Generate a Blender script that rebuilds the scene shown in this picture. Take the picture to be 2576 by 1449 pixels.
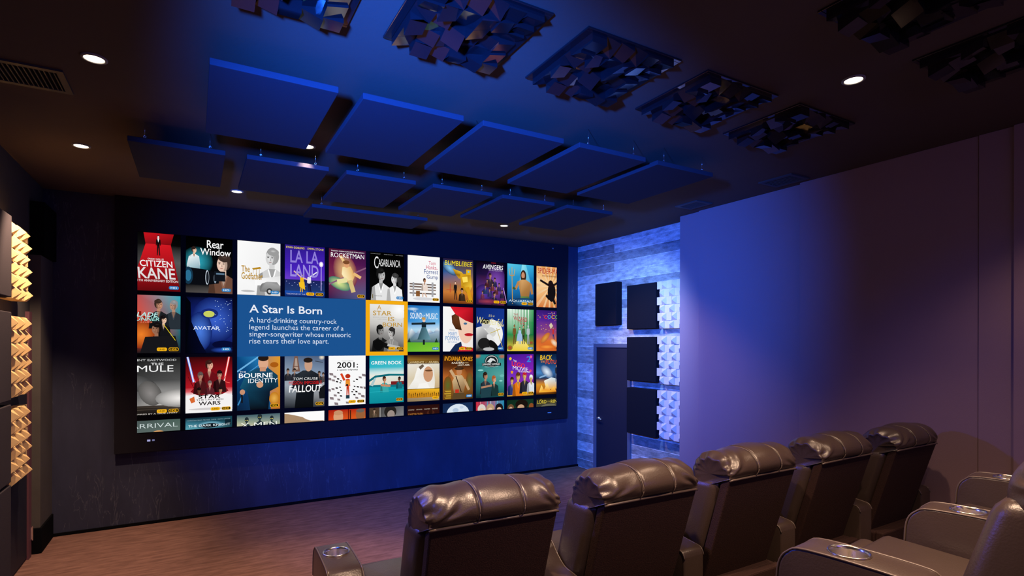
import bpy, bmesh, math, random
from mathutils import Vector, Matrix
for o in list(bpy.data.objects): bpy.data.objects.remove(o)
SC = bpy.context.scene
COL = SC.collection
PI = math.pi

# ------------------------------------------------------------------ camera, world, exposure, lamps
EYE = 1.979; ROOM_R = 5.383; ROOM_L = -1.33; ROOM_F = 7.2; ROOM_B = -2.2; CEIL = 3.538
cam_d = bpy.data.cameras.new('camera'); cam = bpy.data.objects.new('camera', cam_d); COL.objects.link(cam)
cam_d.sensor_width = 36; cam_d.lens = 1385.9/2576*36; cam_d.shift_y = (864.3-724.5)/2576
cam_d.clip_start = 0.05; cam_d.clip_end = 60
_a = math.radians(29.983); _r = math.radians(0.141)
_fw = Vector((math.sin(_a), math.cos(_a), 0)); _rt = Vector((math.cos(_a), -math.sin(_a), 0)); _up = Vector((0, 0, 1))
_R = _rt*math.cos(_r)+_up*math.sin(_r); _U = _up*math.cos(_r)-_rt*math.sin(_r)
cam.matrix_world = Matrix(((_R.x, _U.x, -_fw.x, 0), (_R.y, _U.y, -_fw.y, 0), (_R.z, _U.z, -_fw.z, EYE), (0, 0, 0, 1)))
SC.camera = cam
w = bpy.data.worlds.new('world'); SC.world = w; w.use_nodes = True
w.node_tree.nodes['Background'].inputs[0].default_value = (0.001, 0.001, 0.002, 1)
w.node_tree.nodes['Background'].inputs[1].default_value = 1.0
SC.view_settings.view_transform = 'Standard'; SC.view_settings.look = 'None'
SC.view_settings.exposure = 0.0; SC.view_settings.gamma = 1.0; SC.view_settings.use_curve_mapping = False

def aim(o, target):
    d = Vector(target)-o.location
    o.rotation_euler = d.to_track_quat('-Z', 'Y').to_euler()
def spot(name, loc, target, color, power, angle, blend=0.5, size=0.05, spec=1.0):
    l = bpy.data.lights.new(name, 'SPOT'); l.color = color; l.energy = power
    l.spot_size = math.radians(angle); l.spot_blend = blend; l.shadow_soft_size = size
    l.specular_factor = spec
    o = bpy.data.objects.new(name, l); COL.objects.link(o); o.location = loc; aim(o, target); return o
BLUE = (0.012, 0.12, 1.0)
WARM = (1.0, 0.66, 0.44)
spot('blue_wash_light', (-0.35, 0.85, 2.65), (3.55, 6.6, 2.45), BLUE, 4300, 76, 0.9, 0.10)
spot('blue_side_light', (-1.05, 4.7, 2.75), (2.6, 2.2, 1.0), (0.05, 0.10, 1.0), 240, 50, 0.6, 0.08)
spot('blue_corner_light', (3.7, 4.75, 3.25), (5.383, 6.1, 1.75), (0.22, 0.42, 1.0), 340, 84, 0.7, 0.12)

al = bpy.data.lights.new('added_violet_fill', 'AREA'); al.shape = 'RECTANGLE'; al.size = 5.0; al.size_y = 0.25; al.energy = 22; al.color = (0.34, 0.22, 1.0)  # unseen violet fill added to lift the dark parts, not a fitted strip
ao = bpy.data.objects.new('added_violet_fill', al); COL.objects.link(ao); ao.location = (1.8, ROOM_B+0.06, 2.9); aim(ao, (1.8, 4.0, 3.1))

# ------------------------------------------------------------------ helpers
def lin(c):
    def f(v):
        v /= 255.0
        return v/12.92 if v <= 0.04045 else ((v+0.055)/1.055)**2.4
    return tuple(f(v) for v in c[:3])
def hexc(s): return lin((int(s[0:2], 16), int(s[2:4], 16), int(s[4:6], 16)))

def obj(name, bm, m, parent=None, smooth=False, loc=None):
    me = bpy.data.meshes.new(name); bm.to_mesh(me); bm.free()
    if m is not None: me.materials.append(m)
    if smooth:
        for p in me.polygons: p.use_smooth = True
    o = bpy.data.objects.new(name, me); COL.objects.link(o)
    if parent is not None: o.parent = parent
    if loc is not None: o.location = loc
    return o
def tag(o, label=None, cat=None, group=None, kind=None):
    if label: o['label'] = label
    if cat: o['category'] = cat
    if group: o['group'] = group
    if kind: o['kind'] = kind
    return o
def thing(name, label, cat, loc=(0, 0, 0), rz=0.0, group=None):
    o = bpy.data.objects.new(name, None); COL.objects.link(o); o.empty_display_size = 0.1
    o.location = loc; o.rotation_euler = (0, 0, rz)
    return tag(o, label, cat, group)
def dup(root, loc, rz=None, label=None):
    r = root.copy(); COL.objects.link(r); r.location = loc
    if rz is not None: r.rotation_euler = (0, 0, rz)
    if label: r['label'] = label
    for ch in list(root.children):
        c = ch.copy(); COL.objects.link(c); c.parent = r
        for g in list(ch.children):
            d = g.copy(); COL.objects.link(d); d.parent = c
    return r

def box(bm, x0, y0, z0, x1, y1, z1, bev=0.0, seg=2):
    vs = [bm.verts.new(p) for p in ((x0,y0,z0),(x1,y0,z0),(x1,y1,z0),(x0,y1,z0),(x0,y0,z1),(x1,y0,z1),(x1,y1,z1),(x0,y1,z1))]
    fs = [bm.faces.new([vs[i] for i in q]) for q in ((3,2,1,0),(4,5,6,7),(0,1,5,4),(1,2,6,5),(2,3,7,6),(3,0,4,7))]
    if bev:
        es = list({e for f in fs for e in f.edges})
        r = bmesh.ops.bevel(bm, geom=es, offset=bev, segments=seg, profile=0.5, affect='EDGES')
    return bm
def B(*a, **k): return box(bmesh.new(), *a, **k)
def lathe(bm, prof, n=32, cx=0, cy=0, axis='Z'):
    rings = []
    for r, z in prof:
        ring = []
        for i in range(n):
            t = 2*PI*i/n
            ring.append(bm.verts.new((cx+r*math.cos(t), cy+r*math.sin(t), z)))
        rings.append(ring)
    for a, b in zip(rings, rings[1:]):
        for i in range(n): bm.faces.new((a[i], a[(i+1) % n], b[(i+1) % n], b[i]))
    return rings
def tube(bm, pts, r, n=6, close=False):
    pts = [Vector(p) for p in pts]; rings = []
    N = len(pts)
    for i, p in enumerate(pts):
        if close: t = pts[(i+1) % N]-pts[i-1]
        else: t = pts[min(i+1, N-1)]-pts[max(i-1, 0)]
        t.normalize(); u = t.cross(Vector((0, 0, 1)))
        if u.length < 1e-3: u = t.cross(Vector((0, 1, 0)))
        u.normalize(); v = t.cross(u)
        rings.append([bm.verts.new(p+u*r*math.cos(2*PI*k/n)+v*r*math.sin(2*PI*k/n)) for k in range(n)])
    M = N if close else N-1
    for i in range(M):
        a, b = rings[i], rings[(i+1) % N]
        for k in range(n): bm.faces.new((a[k], a[(k+1) % n], b[(k+1) % n], b[k]))
    if not close:
        bm.faces.new(rings[0][::-1]); bm.faces.new(rings[-1])
    return bm
def fixn(bm): bmesh.ops.recalc_face_normals(bm, faces=bm.faces); return bm
def catmull(pts, n):
    out = []; N = len(pts)
    for k in range(n+1):
        t = k/n*(N-1); i = min(int(t), N-2); f = t-i
        p = [pts[max(0, min(N-1, j))] for j in (i-1, i, i+1, i+2)]
        out.append(tuple(0.5*(2*p[1][d]+(p[2][d]-p[0][d])*f+(2*p[0][d]-5*p[1][d]+4*p[2][d]-p[3][d])*f*f+(-p[0][d]+3*p[1][d]-3*p[2][d]+p[3][d])*f**3) for d in range(len(pts[0]))))
    return out

# ------------------------------------------------------------------ materials
def mat(name, col, rough=0.6, metal=0.0, spec=0.5, noise=None, bump=None, coords='Object', stretch=(1, 1, 1)):
    """noise=(scale, amount, second colour)   bump=(scale, strength)"""
    m = bpy.data.materials.new(name); m.use_nodes = True
    nt = m.node_tree; b = nt.nodes['Principled BSDF']
    b.inputs['Base Color'].default_value = (*col, 1); b.inputs['Roughness'].default_value = rough
    b.inputs['Metallic'].default_value = metal; b.inputs['Specular IOR Level'].default_value = spec
    if noise or bump:
        tc = nt.nodes.new('ShaderNodeTexCoord'); mp = nt.nodes.new('ShaderNodeMapping')
        mp.inputs['Scale'].default_value = stretch
        nt.links.new(tc.outputs[coords], mp.inputs[0])
    if noise:
        n = nt.nodes.new('ShaderNodeTexNoise'); n.inputs['Scale'].default_value = noise[0]; n.inputs['Detail'].default_value = 10; n.inputs['Roughness'].default_value = 0.65
        nt.links.new(mp.outputs[0], n.inputs['Vector'])
        mr = nt.nodes.new('ShaderNodeMapRange'); mr.inputs[1].default_value = 0.35; mr.inputs[2].default_value = 0.65
        nt.links.new(n.outputs['Fac'], mr.inputs[0])
        mu = nt.nodes.new('ShaderNodeMath'); mu.operation = 'MULTIPLY'; mu.inputs[1].default_value = noise[1]
        nt.links.new(mr.outputs[0], mu.inputs[0])
        mx = nt.nodes.new('ShaderNodeMix'); mx.data_type = 'RGBA'
        mx.inputs[6].default_value = (*col, 1); mx.inputs[7].default_value = (*noise[2], 1)
        nt.links.new(mu.outputs[0], mx.inputs[0]); nt.links.new(mx.outputs[2], b.inputs['Base Color'])
    if bump:
        n2 = nt.nodes.new('ShaderNodeTexNoise'); n2.inputs['Scale'].default_value = bump[0]; n2.inputs['Detail'].default_value = 5
        nt.links.new(mp.outputs[0], n2.inputs['Vector'])
        bp = nt.nodes.new('ShaderNodeBump'); bp.inputs['Strength'].default_value = bump[1]; bp.inputs['Distance'].default_value = 0.01
        nt.links.new(n2.outputs['Fac'], bp.inputs['Height']); nt.links.new(bp.outputs[0], b.inputs['Normal'])
    return m
def emis(name, col, s=1.0):
    m = bpy.data.materials.new(name); m.use_nodes = True; nt = m.node_tree
    b = nt.nodes['Principled BSDF']; b.inputs['Base Color'].default_value = (0, 0, 0, 1)
    b.inputs['Emission Color'].default_value = (*col, 1); b.inputs['Emission Strength'].default_value = s
    b.inputs['Specular IOR Level'].default_value = 0
    return m

M_ceil = mat('dark_ceiling_paint', (0.105, 0.078, 0.062), 0.85, spec=0.2, noise=(1.1, 0.5, (0.088, 0.065, 0.052)), bump=(60, 0.08))
M_front = mat('dark_scuffed_plaster', (0.040, 0.044, 0.080), 0.65, spec=0.3, noise=(2.2, 0.9, (0.024, 0.026, 0.048)), bump=(9, 0.35), stretch=(1, 1, 0.35))
def add_scuffs(m, col):
    nt = m.node_tree; L = nt.links.new; b = nt.nodes['Principled BSDF']
    src = b.inputs['Base Color'].links[0].from_socket
    tc = nt.nodes.new('ShaderNodeTexCoord'); mp = nt.nodes.new('ShaderNodeMapping'); mp.inputs['Scale'].default_value = (4.5, 1, 0.6); L(tc.outputs['Object'], mp.inputs[0])
    n = nt.nodes.new('ShaderNodeTexNoise'); n.inputs['Scale'].default_value = 2.4; n.inputs['Detail'].default_value = 7; n.inputs['Distortion'].default_value = 0.8; L(mp.outputs[0], n.inputs['Vector'])
    n2 = nt.nodes.new('ShaderNodeTexNoise'); n2.inputs['Scale'].default_value = 1.7; L(tc.outputs['Object'], n2.inputs['Vector'])
    a = nt.nodes.new('ShaderNodeMath'); a.operation = 'COMPARE'; a.inputs[1].default_value = 0.5; a.inputs[2].default_value = 0.006; L(n.outputs['Fac'], a.inputs[0])
    g = nt.nodes.new('ShaderNodeMath'); g.operation = 'GREATER_THAN'; g.inputs[1].default_value = 0.52; L(n2.outputs['Fac'], g.inputs[0])
    q = nt.nodes.new('ShaderNodeMath'); q.operation = 'MULTIPLY'; L(a.outputs[0], q.inputs[0]); L(g.outputs[0], q.inputs[1])
    q2 = nt.nodes.new('ShaderNodeMath'); q2.operation = 'MULTIPLY'; q2.inputs[1].default_value = 0.30; L(q.outputs[0], q2.inputs[0])
    mx = nt.nodes.new('ShaderNodeMix'); mx.data_type = 'RGBA'; mx.inputs[7].default_value = (*col, 1)
    L(q2.outputs[0], mx.inputs[0]); L(src, mx.inputs[6]); L(mx.outputs[2], b.inputs['Base Color'])
add_scuffs(M_front, (0.16, 0.16, 0.19))
M_left = mat('dark_wall_paint', (0.06, 0.055, 0.055), 0.8, spec=0.2, noise=(3, 0.5, (0.04, 0.04, 0.04)))
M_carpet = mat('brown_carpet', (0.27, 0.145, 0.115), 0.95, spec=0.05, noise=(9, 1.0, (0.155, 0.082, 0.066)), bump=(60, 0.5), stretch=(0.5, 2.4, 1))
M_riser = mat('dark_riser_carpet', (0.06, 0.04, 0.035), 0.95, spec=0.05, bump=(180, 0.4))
M_fabricwall = mat('pale_stretched_fabric', (0.32, 0.21, 0.225), 0.95, spec=0.05, noise=(1.2, 0.25, (0.295, 0.19, 0.205)), bump=(240, 0.15))
M_cloud = mat('navy_panel_fabric', (0.034, 0.036, 0.050), 0.95, spec=0.08, bump=(300, 0.2))
M_blackpanel = mat('black_panel_fabric', (0.008, 0.008, 0.012), 0.95, spec=0.05, bump=(300, 0.2))
M_greypanel = mat('charcoal_panel_fabric', (0.055, 0.048, 0.055), 0.95, spec=0.05, bump=(300, 0.2))
M_wood = mat('pale_pine', (0.84, 0.60, 0.28), 0.6, spec=0.25, noise=(6, 0.6, (0.74, 0.48, 0.20)), stretch=(1, 1, 5))  # yellow of the warm light is put into this pine's colour
M_woodw = mat('pine_white_lit', (0.66, 0.56, 0.52), 0.6, spec=0.25, noise=(6, 0.5, (0.56, 0.46, 0.41)), stretch=(1, 1, 5))  # same pine on the right; the whiter light there is put into the colour
M_plastic = mat('glossy_dark_plastic', (0.010, 0.009, 0.011), 0.10, spec=0.9)
M_velvet = mat('black_frame_velvet', (0.012, 0.010, 0.014), 0.9, spec=0.1)
M_leather = mat('dark_brown_leather', (0.060, 0.040, 0.032), 0.33, spec=0.7, noise=(5, 0.4, (0.045, 0.030, 0.024)), bump=(150, 0.10))
M_back = mat('dark_brown_backing', (0.050, 0.022, 0.018), 0.75, spec=0.25, noise=(160, 0.8, (0.022, 0.012, 0.011)), bump=(220, 0.35))
M_pipe = mat('leather_piping', (0.11, 0.08, 0.065), 0.35, spec=0.6)
M_thread = mat('stitching_thread', (0.15, 0.115, 0.095), 0.5)
M_chrome = mat('brushed_steel', (0.85, 0.80, 0.72), 0.22, metal=1.0)
M_hook = mat('bright_steel', (0.9, 0.9, 0.92), 0.2, metal=1.0)
M_vent = mat('dark_vent_metal', (0.06, 0.055, 0.055), 0.5, spec=0.4)
M_black = mat('matt_black', (0.004, 0.004, 0.005), 0.9, spec=0.05)
M_door = mat('dark_door_paint', (0.012, 0.013, 0.026), 0.6, spec=0.3)
M_dframe = mat('grey_door_frame', (0.10, 0.11, 0.15), 0.5, spec=0.4)
M_maroon = mat('maroon_door_edge', (0.13, 0.045, 0.06), 0.6)
M_trim = mat('grey_column_paint', (0.10, 0.09, 0.08), 0.75, spec=0.2, noise=(3, 0.5, (0.07, 0.063, 0.055)))
M_lens = emis('warm_lamp_lens', (1.0, 0.86, 0.66), 14.0)
M_ring = mat('lamp_trim_ring', (0.30, 0.29, 0.28), 0.5)

def concrete():
    m = bpy.data.materials.new('board_formed_concrete'); m.use_nodes = True; nt = m.node_tree; L = nt.links.new
    b = nt.nodes['Principled BSDF']; b.inputs['Roughness'].default_value = 0.75; b.inputs['Specular IOR Level'].default_value = 0.25
    tc = nt.nodes.new('ShaderNodeTexCoord'); sp = nt.nodes.new('ShaderNodeSeparateXYZ'); cb = nt.nodes.new('ShaderNodeCombineXYZ')
    L(tc.outputs['Object'], sp.inputs[0]); L(sp.outputs[1], cb.inputs[0]); L(sp.outputs[2], cb.inputs[1])
    br = nt.nodes.new('ShaderNodeTexBrick'); L(cb.outputs[0], br.inputs['Vector'])
    br.inputs['Scale'].default_value = 1.0; br.inputs['Brick Width'].default_value = 4.2; br.inputs['Row Height'].default_value = 0.1385
    br.inputs['Mortar Size'].default_value = 0.004; br.inputs['Mortar Smooth'].default_value = 0.3; br.inputs['Bias'].default_value = 0.0
    br.inputs['Color1'].default_value = (0.26, 0.26, 0.265, 1); br.inputs['Color2'].default_value = (0.72, 0.70, 0.69, 1); br.inputs['Mortar'].default_value = (0.95, 0.94, 0.93, 1)
    mp = nt.nodes.new('ShaderNodeMapping'); mp.inputs['Scale'].default_value = (1, 1.6, 5); L(tc.outputs['Object'], mp.inputs[0])
    n = nt.nodes.new('ShaderNodeTexNoise'); n.inputs['Scale'].default_value = 4.5; n.inputs['Detail'].default_value = 10; n.inputs['Roughness'].default_value = 0.7; L(mp.outputs[0], n.inputs['Vector'])
    cr = nt.nodes.new('ShaderNodeValToRGB'); cr.color_ramp.elements[0].position = 0.3; cr.color_ramp.elements[0].color = (0.35, 0.35, 0.36, 1)
    cr.color_ramp.elements[1].position = 0.72; cr.color_ramp.elements[1].color = (1.25, 1.25, 1.25, 1); L(n.outputs['Fac'], cr.inputs[0])
    mx = nt.nodes.new('ShaderNodeMix'); mx.data_type = 'RGBA'; mx.blend_type = 'MULTIPLY'; mx.inputs[0].default_value = 1.0
    L(br.outputs['Color'], mx.inputs[6]); L(cr.outputs[0], mx.inputs[7]); L(mx.outputs[2], b.inputs['Base Color'])
    ad = nt.nodes.new('ShaderNodeMath'); ad.operation = 'ADD'; L(br.outputs['Fac'], ad.inputs[0]); L(n.outputs['Fac'], ad.inputs[1])
    bp = nt.nodes.new('ShaderNodeBump'); bp.inputs['Strength'].default_value = 0.6; bp.inputs['Distance'].default_value = 0.012
    L(ad.outputs[0], bp.inputs['Height']); L(bp.outputs[0], b.inputs['Normal'])
    return m
M_conc = concrete()
def picture_mat():
    m = bpy.data.materials.new('lit_picture'); m.use_nodes = True; nt = m.node_tree
    b = nt.nodes['Principled BSDF']; b.inputs['Base Color'].default_value = (0, 0, 0, 1); b.inputs['Specular IOR Level'].default_value = 0
    a = nt.nodes.new('ShaderNodeVertexColor'); a.layer_name = 'Col'
    nt.links.new(a.outputs['Color'], b.inputs['Emission Color']); b.inputs['Emission Strength'].default_value = 1.0
    return m
M_pic = picture_mat()

# ------------------------------------------------------------------ room shell
def struct(name, bm, m, parent=None, label=None):
    o = obj(name, fixn(bm), m, parent)
    if parent is None: o['kind'] = 'structure'
    if label: o['label'] = label
    return o
T = 0.12
struct('floor', B(ROOM_L-T, ROOM_B-T, -T, ROOM_R+T, ROOM_F+T, 0), M_carpet, label='brown carpeted floor below the screen')
struct('ceiling', B(ROOM_L-T, ROOM_B-T, CEIL, ROOM_R+T, ROOM_F+T, CEIL+T), M_ceil, label='dark painted ceiling')
struct('wall_front', B(ROOM_L-T, ROOM_F, 0, ROOM_R+T, ROOM_F+T, CEIL), M_front, label='dark scuffed wall behind the screen')
struct('wall_right', B(ROOM_R, ROOM_B, 0, ROOM_R+T, ROOM_F, CEIL), M_conc, label='board-formed concrete wall right of the screen')
struct('wall_left', B(ROOM_L-T, ROOM_B, 0, ROOM_L, ROOM_F, CEIL), M_left, label='dark wall at left edge')
struct('wall_back', B(ROOM_L-T, ROOM_B-T, 0, ROOM_R+T, ROOM_B, CEIL), M_left, label='dark wall behind the seats')
FR_Z = 0.37; RR_Z = 0.69
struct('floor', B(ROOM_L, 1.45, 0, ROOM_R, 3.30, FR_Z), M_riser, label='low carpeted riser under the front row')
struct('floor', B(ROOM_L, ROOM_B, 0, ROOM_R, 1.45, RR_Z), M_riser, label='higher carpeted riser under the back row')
struct('baseboard_front', B(-1.245, ROOM_F-0.02, 0, ROOM_R, ROOM_F, 0.03), M_black)
struct('baseboard_left', B(ROOM_L, 3.32, 0, ROOM_L+0.02, 5.60, 0.10), M_black)
# corner column with plinth and boxed head, left of the screen
bm = bmesh.new(); box(bm, ROOM_L, 6.70, 0.24, -1.25, ROOM_F, 2.80)
struct('trim_1', bm, M_trim, label='grey corner column left of the screen')
bm = bmesh.new(); box(bm, ROOM_L, 6.68, 0, -1.235, ROOM_F-0.02, 0.24, 0.006); box(bm, ROOM_L, 6.69, 2.80, -1.22, ROOM_F, 3.30, 0.004)
struct('trim_2', bm, M_black, label='black plinth and boxed head of the corner column')

# door in the right wall
d = struct('door_1', fixn(B(ROOM_R-0.012, 5.985, 0.0, ROOM_R, 6.70, 1.925)), M_door, label='dark door in the concrete wall')
bm = bmesh.new()
box(bm, ROOM_R-0.03, 6.70, 0, ROOM_R, 6.755, 1.98); box(bm, ROOM_R-0.03, 5.93, 0, ROOM_R, 5.985, 1.98); box(bm, ROOM_R-0.03, 5.985, 1.925, ROOM_R, 6.70, 1.98)
obj('door_frame', fixn(bm), M_dframe, d)
bm = bmesh.new(); lathe(bm, [(0.0, 0), (0.028, 0), (0.028, 0.012), (0.012, 0.016), (0.012, 0.05), (0.0, 0.05)], 20)
bmesh.ops.rotate(bm, verts=bm.verts, cent=(0, 0, 0), matrix=Matrix.Rotation(-PI/2, 3, 'Y'))
bmesh.ops.translate(bm, verts=bm.verts, vec=(ROOM_R-0.012, 6.64, 0.84))
tube(bm, [(ROOM_R-0.055, 6.645, 0.84), (ROOM_R-0.06, 6.60, 0.842), (ROOM_R-0.06, 6.53, 0.836)], 0.010, 10)
obj('door_handle', fixn(bm), M_hook, d, True)
# door in the left wall, mostly behind panels
d = struct('door_2', fixn(B(ROOM_L, 5.74, 0.02, ROOM_L+0.015, 6.54, 2.2)), M_door, label='dark door in the left wall behind panels')
obj('door_frame', fixn(B(ROOM_L, 6.54, 0, ROOM_L+0.03, 6.635, 2.26)), M_maroon, d)
bm = bmesh.new()
box(bm, ROOM_L+0.03, 6.60, 0.16, ROOM_L+0.034, 6.65, 0.27); tube(bm, [(ROOM_L+0.037, 6.625, 0.15), (ROOM_L+0.037, 6.625, 0.28)], 0.007, 8)
obj('hinge', fixn(bm), M_hook, d)

# ------------------------------------------------------------------ stretched fabric panels along the right wall
fab = [(4.50, 4.815, 5.145, 'pale fabric wall panel, narrow strip at the concrete end of the right wall'),
       (3.224, 4.50, 5.115, 'wide pale fabric wall panel lit violet blue, nearest the concrete'),
       (1.82, 3.224, 5.065, 'wide pale fabric wall panel behind the right end of the front row'),
       (1.609, 1.82, 5.057, 'narrow pale fabric wall panel strip right of the wall seam'),
       (-1.0, 1.609, 5.03, 'pale fabric wall panel, last at the right edge above the back row')]
for y0, y1, x, lab in fab:
    o = obj('fabric_wall_panel', fixn(B(x, y0+0.0015, 0.0, ROOM_R, y1-0.0015, CEIL, 0.004, 2)), M_fabricwall)
    tag(o, lab, 'wall panel', 'tall fabric panels on the right wall')

# ------------------------------------------------------------------ acoustic panels and wooden diffusers on both side walls
def wall_panel(name, x0, x1, y0, y1, z0, z1, m, lab, group):
    t = thing(name, lab, 'acoustic panel', ((x0+x1)/2, (y0+y1)/2, z0), 0, group)
    c = t.location
    bm = B(x0-c.x, y0-c.y, z0-c.z, x1-c.x, y1-c.y, z1-c.z, 0.008, 3)
    tag(obj(name, fixn(bm), m), lab, 'acoustic panel', group).location = c
    bpy.data.objects.remove(t)
PX = 5.27
wall_panel('acoustic_panel', PX, ROOM_R, 6.134, 6.615, 2.252, 2.880, M_blackpanel, 'black square acoustic panel on concrete above the door', 'black panels on the right wall')
for z0, z1, lab in [(2.185, 2.795, 'black acoustic panel beside the topmost wooden diffuser on the right'),
                    (1.470, 2.075, 'black acoustic panel beside the middle wooden diffuser on the right'),
                    (0.735, 1.368, 'black acoustic panel beside the lowest wooden diffuser on the right')]:
    wall_panel('acoustic_panel', PX, ROOM_R, 5.345, 5.908, z0, z1, M_blackpanel, lab, 'black panels on the right wall')
LX = -1.22
for z0, z1, lab in [(2.325, 2.955, 'charcoal acoustic panel beside the topmost wooden diffuser on the left'),
                    (1.530, 2.213, 'charcoal acoustic panel beside the middle wooden diffuser on the left'),
                    (0.900, 1.500, 'charcoal acoustic panel beside the lowest wooden diffuser on the left'),
                    (0.120, 0.880, 'charcoal acoustic panel lowest of the left stack, near the floor')]:
    wall_panel('acoustic_panel', ROOM_L+0.03, LX, 4.60, 5.612, z0, z1, M_greypanel, lab, 'charcoal panels on the left wall')

def wood_diffuser(side, y_far, y_near, z0, z1, m, lab, group):
    """rows of flat blocks and pyramids in running bond, sticking out of the wall"""
    xw = ROOM_R if side > 0 else ROOM_L
    t = thing('wooden_diffuser', lab, 'diffuser', (xw, (y_far+y_near)/2, z0), 0, group)
    W = y_far-y_near; H = z1-z0; rows = 6; hw = W/6.0; rh = H/rows
    s = -1 if side > 0 else 1                       # outward in X
    def P(d, q, z): return (s*d, W/2-q, z)          # q runs from the screen end towards the camera
    rnd = random.Random(int(z0*100)+side)
    obj('backing', fixn(B(min(0, s*0.03), -W/2+hw*0.5, 0, max(0, s*0.03), W/2-hw*0.5, H)), m, t)
    bm = bmesh.new()
    for r in range(rows):
        off = 0.0 if r % 2 else hw*0.5
        for i in range(6):
            q0 = i*hw+off; q1 = q0+hw
            if q1 > W+1e-4: continue
            za, zb = r*rh, r*rh+rh*0.985
            d0 = 0.095+rnd.uniform(-0.006, 0.006)
            v = [bm.verts.new(P(dd, q, z)) for dd in (0.03, d0) for q, z in ((q0, za), (q1, za), (q1, zb), (q0, zb))]
            for f in ((0,1,5,4),(1,2,6,5),(2,3,7,6),(3,0,4,7)): bm.faces.new([v[k] for k in f])
            if (i+r) % 2 == 0:
                a = bm.verts.new(P(d0+0.05, q0+hw*0.5, (za+zb)/2))
                for k in range(4): bm.faces.new((v[4+k], v[4+(k+1) % 4], a))
            else: bm.faces.new(v[4:])
    obj('blocks', fixn(bm), m, t)
for z0, z1, lab in [(2.18, 2.80, 'whitish wooden block diffuser, topmost of three on the right wall'),
                    (1.455, 2.08, 'whitish wooden block diffuser, middle of three on the right wall'),
                    (0.745, 1.37, 'whitish wooden block diffuser, lowest of three on the right wall')]:
    wood_diffuser(1, 5.335, 4.825, z0, z1, M_woodw, lab, 'wooden diffusers on the right wall')
for z0, z1, lab in [(2.324, 2.919, 'yellow lit wooden block diffuser, topmost of three on the left wall'),
                    (1.545, 2.188, 'yellow lit wooden block diffuser, middle of three on the left wall'),
                    (0.856, 1.450, 'yellow lit wooden block diffuser, lowest of three on the left wall')]:
    wood_diffuser(-1, 6.155, 5.62, z0, z1, M_wood, lab, 'wooden diffusers on the left wall')

# ------------------------------------------------------------------ ceiling: hung panels, skyline diffusers, lamps, vents
def hung_panel(x0, y0, x1, y1, z, lab, inset=0.03, tilt=0.0):
    cx, cy = (x0+x1)/2, (y0+y1)/2
    t = thing('ceiling_panel', lab, 'ceiling panel', (cx, cy, z), 0, 'acoustic panels hung under the ceiling')
    p = obj('panel', fixn(B(x0-cx, y0-cy, 0, x1-cx, y1-cy, 0.036, 0.004, 2)), M_cloud, t)
    for sx in (-1, 1):
        for sy in (-1, 1):
            hx, hy = sx*((x1-x0)/2-0.10), sy*((y1-y0)/2-inset)
            bm = bmesh.new()
            tube(bm, [(hx, hy, 0.034), (hx, hy, 0.048)], 0.003, 8)
            tube(bm, [(hx+0.007*math.cos(a*PI/6), hy, 0.055+0.007*math.sin(a*PI/6)) for a in range(12)], 0.0022, 6, True)
            tube(bm, [(hx, hy, 0.061), (hx, hy, CEIL-z)], 0.0014, 6)
            obj('hook', fixn(bm), M_hook, t, True)
    if tilt: t.rotation_euler.x = tilt
    return t
ords = ['first', 'second', 'third', 'fourth', 'fifth', 'sixth']
for i, x in enumerate([0.064, 0.835, 1.605, 2.375, 3.13]):
    hung_panel(x, 3.16, x+0.635, 4.205, 3.38, 'large blue lit ceiling panel, %s from left in the nearer row' % ords[i], 0.30 if i < 3 else 0.03)
for i, x in enumerate([-0.405, 0.345, 1.09, 1.855, 2.57, 3.33]):
    hung_panel(x, 4.64, x+0.605, 5.615, 3.38, 'blue lit ceiling panel, %s from left in the row nearer the screen' % ords[i])
hung_panel(1.03, 5.84, 2.27, 6.36, 3.355, 'wide blue ceiling panel closest to the top of the screen')

def skyline_mesh(seed):
    rnd = random.Random(seed); bm = bmesh.new(); N = 6; S = 0.56; c = S/N; h0 = -S/2
    H = {}
    for i in range(N):
        for j in range(N):
            base = rnd.choice([0.022, 0.034, 0.046, 0.058]); tx, ty = rnd.choice([(-1, 0), (1, 0), (0, 1), (0, -1), (1, 1), (-1, 1), (0, 0)])
            k = rnd.uniform(0.009, 0.017)
            for a in (0, 1):
                for b in (0, 1): H[i, j, a, b] = -(base+k*(tx*(a-0.5)*2+ty*(b-0.5)*2))
            for q in ((0, 0), (1, 0), (1, 1), (0, 1)): H[(i, j)+q] = min(-0.004, H[(i, j)+q])
    V = {k: bm.verts.new((h0+(k[0]+k[2])*c, h0+(k[1]+k[3])*c, z)) for k, z in H.items()}
    for i in range(N):
        for j in range(N):
            bm.faces.new((V[i,j,0,0], V[i,j,1,0], V[i,j,1,1], V[i,j,0,1]))
            if i < N-1: bm.faces.new((V[i,j,1,0], V[i+1,j,0,0], V[i+1,j,0,1], V[i,j,1,1]))
            if j < N-1: bm.faces.new((V[i,j,0,1], V[i,j,1,1], V[i,j+1,1,0], V[i,j+1,0,0]))
    def edge(lst):
        top = [bm.verts.new((v.co.x, v.co.y, 0)) for v in lst]
        for k in range(len(lst)-1):
            if (lst[k].co-lst[k+1].co).length > 1e-6:
                try: bm.faces.new((lst[k], lst[k+1], top[k+1], top[k]))
                except ValueError: pass
    edge([V[i,0,a,0] for i in range(N) for a in (0, 1)]); edge([V[i,N-1,a,1] for i in range(N) for a in (0, 1)])
    edge([V[0,j,0,b] for j in range(N) for b in (0, 1)]); edge([V[N-1,j,1,b] for j in range(N) for b in (0, 1)])
    bmesh.ops.bevel(bm, geom=bm.edges[:], offset=0.0016, segments=1, affect='EDGES', clamp_overlap=True)
    return fixn(bm)
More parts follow.
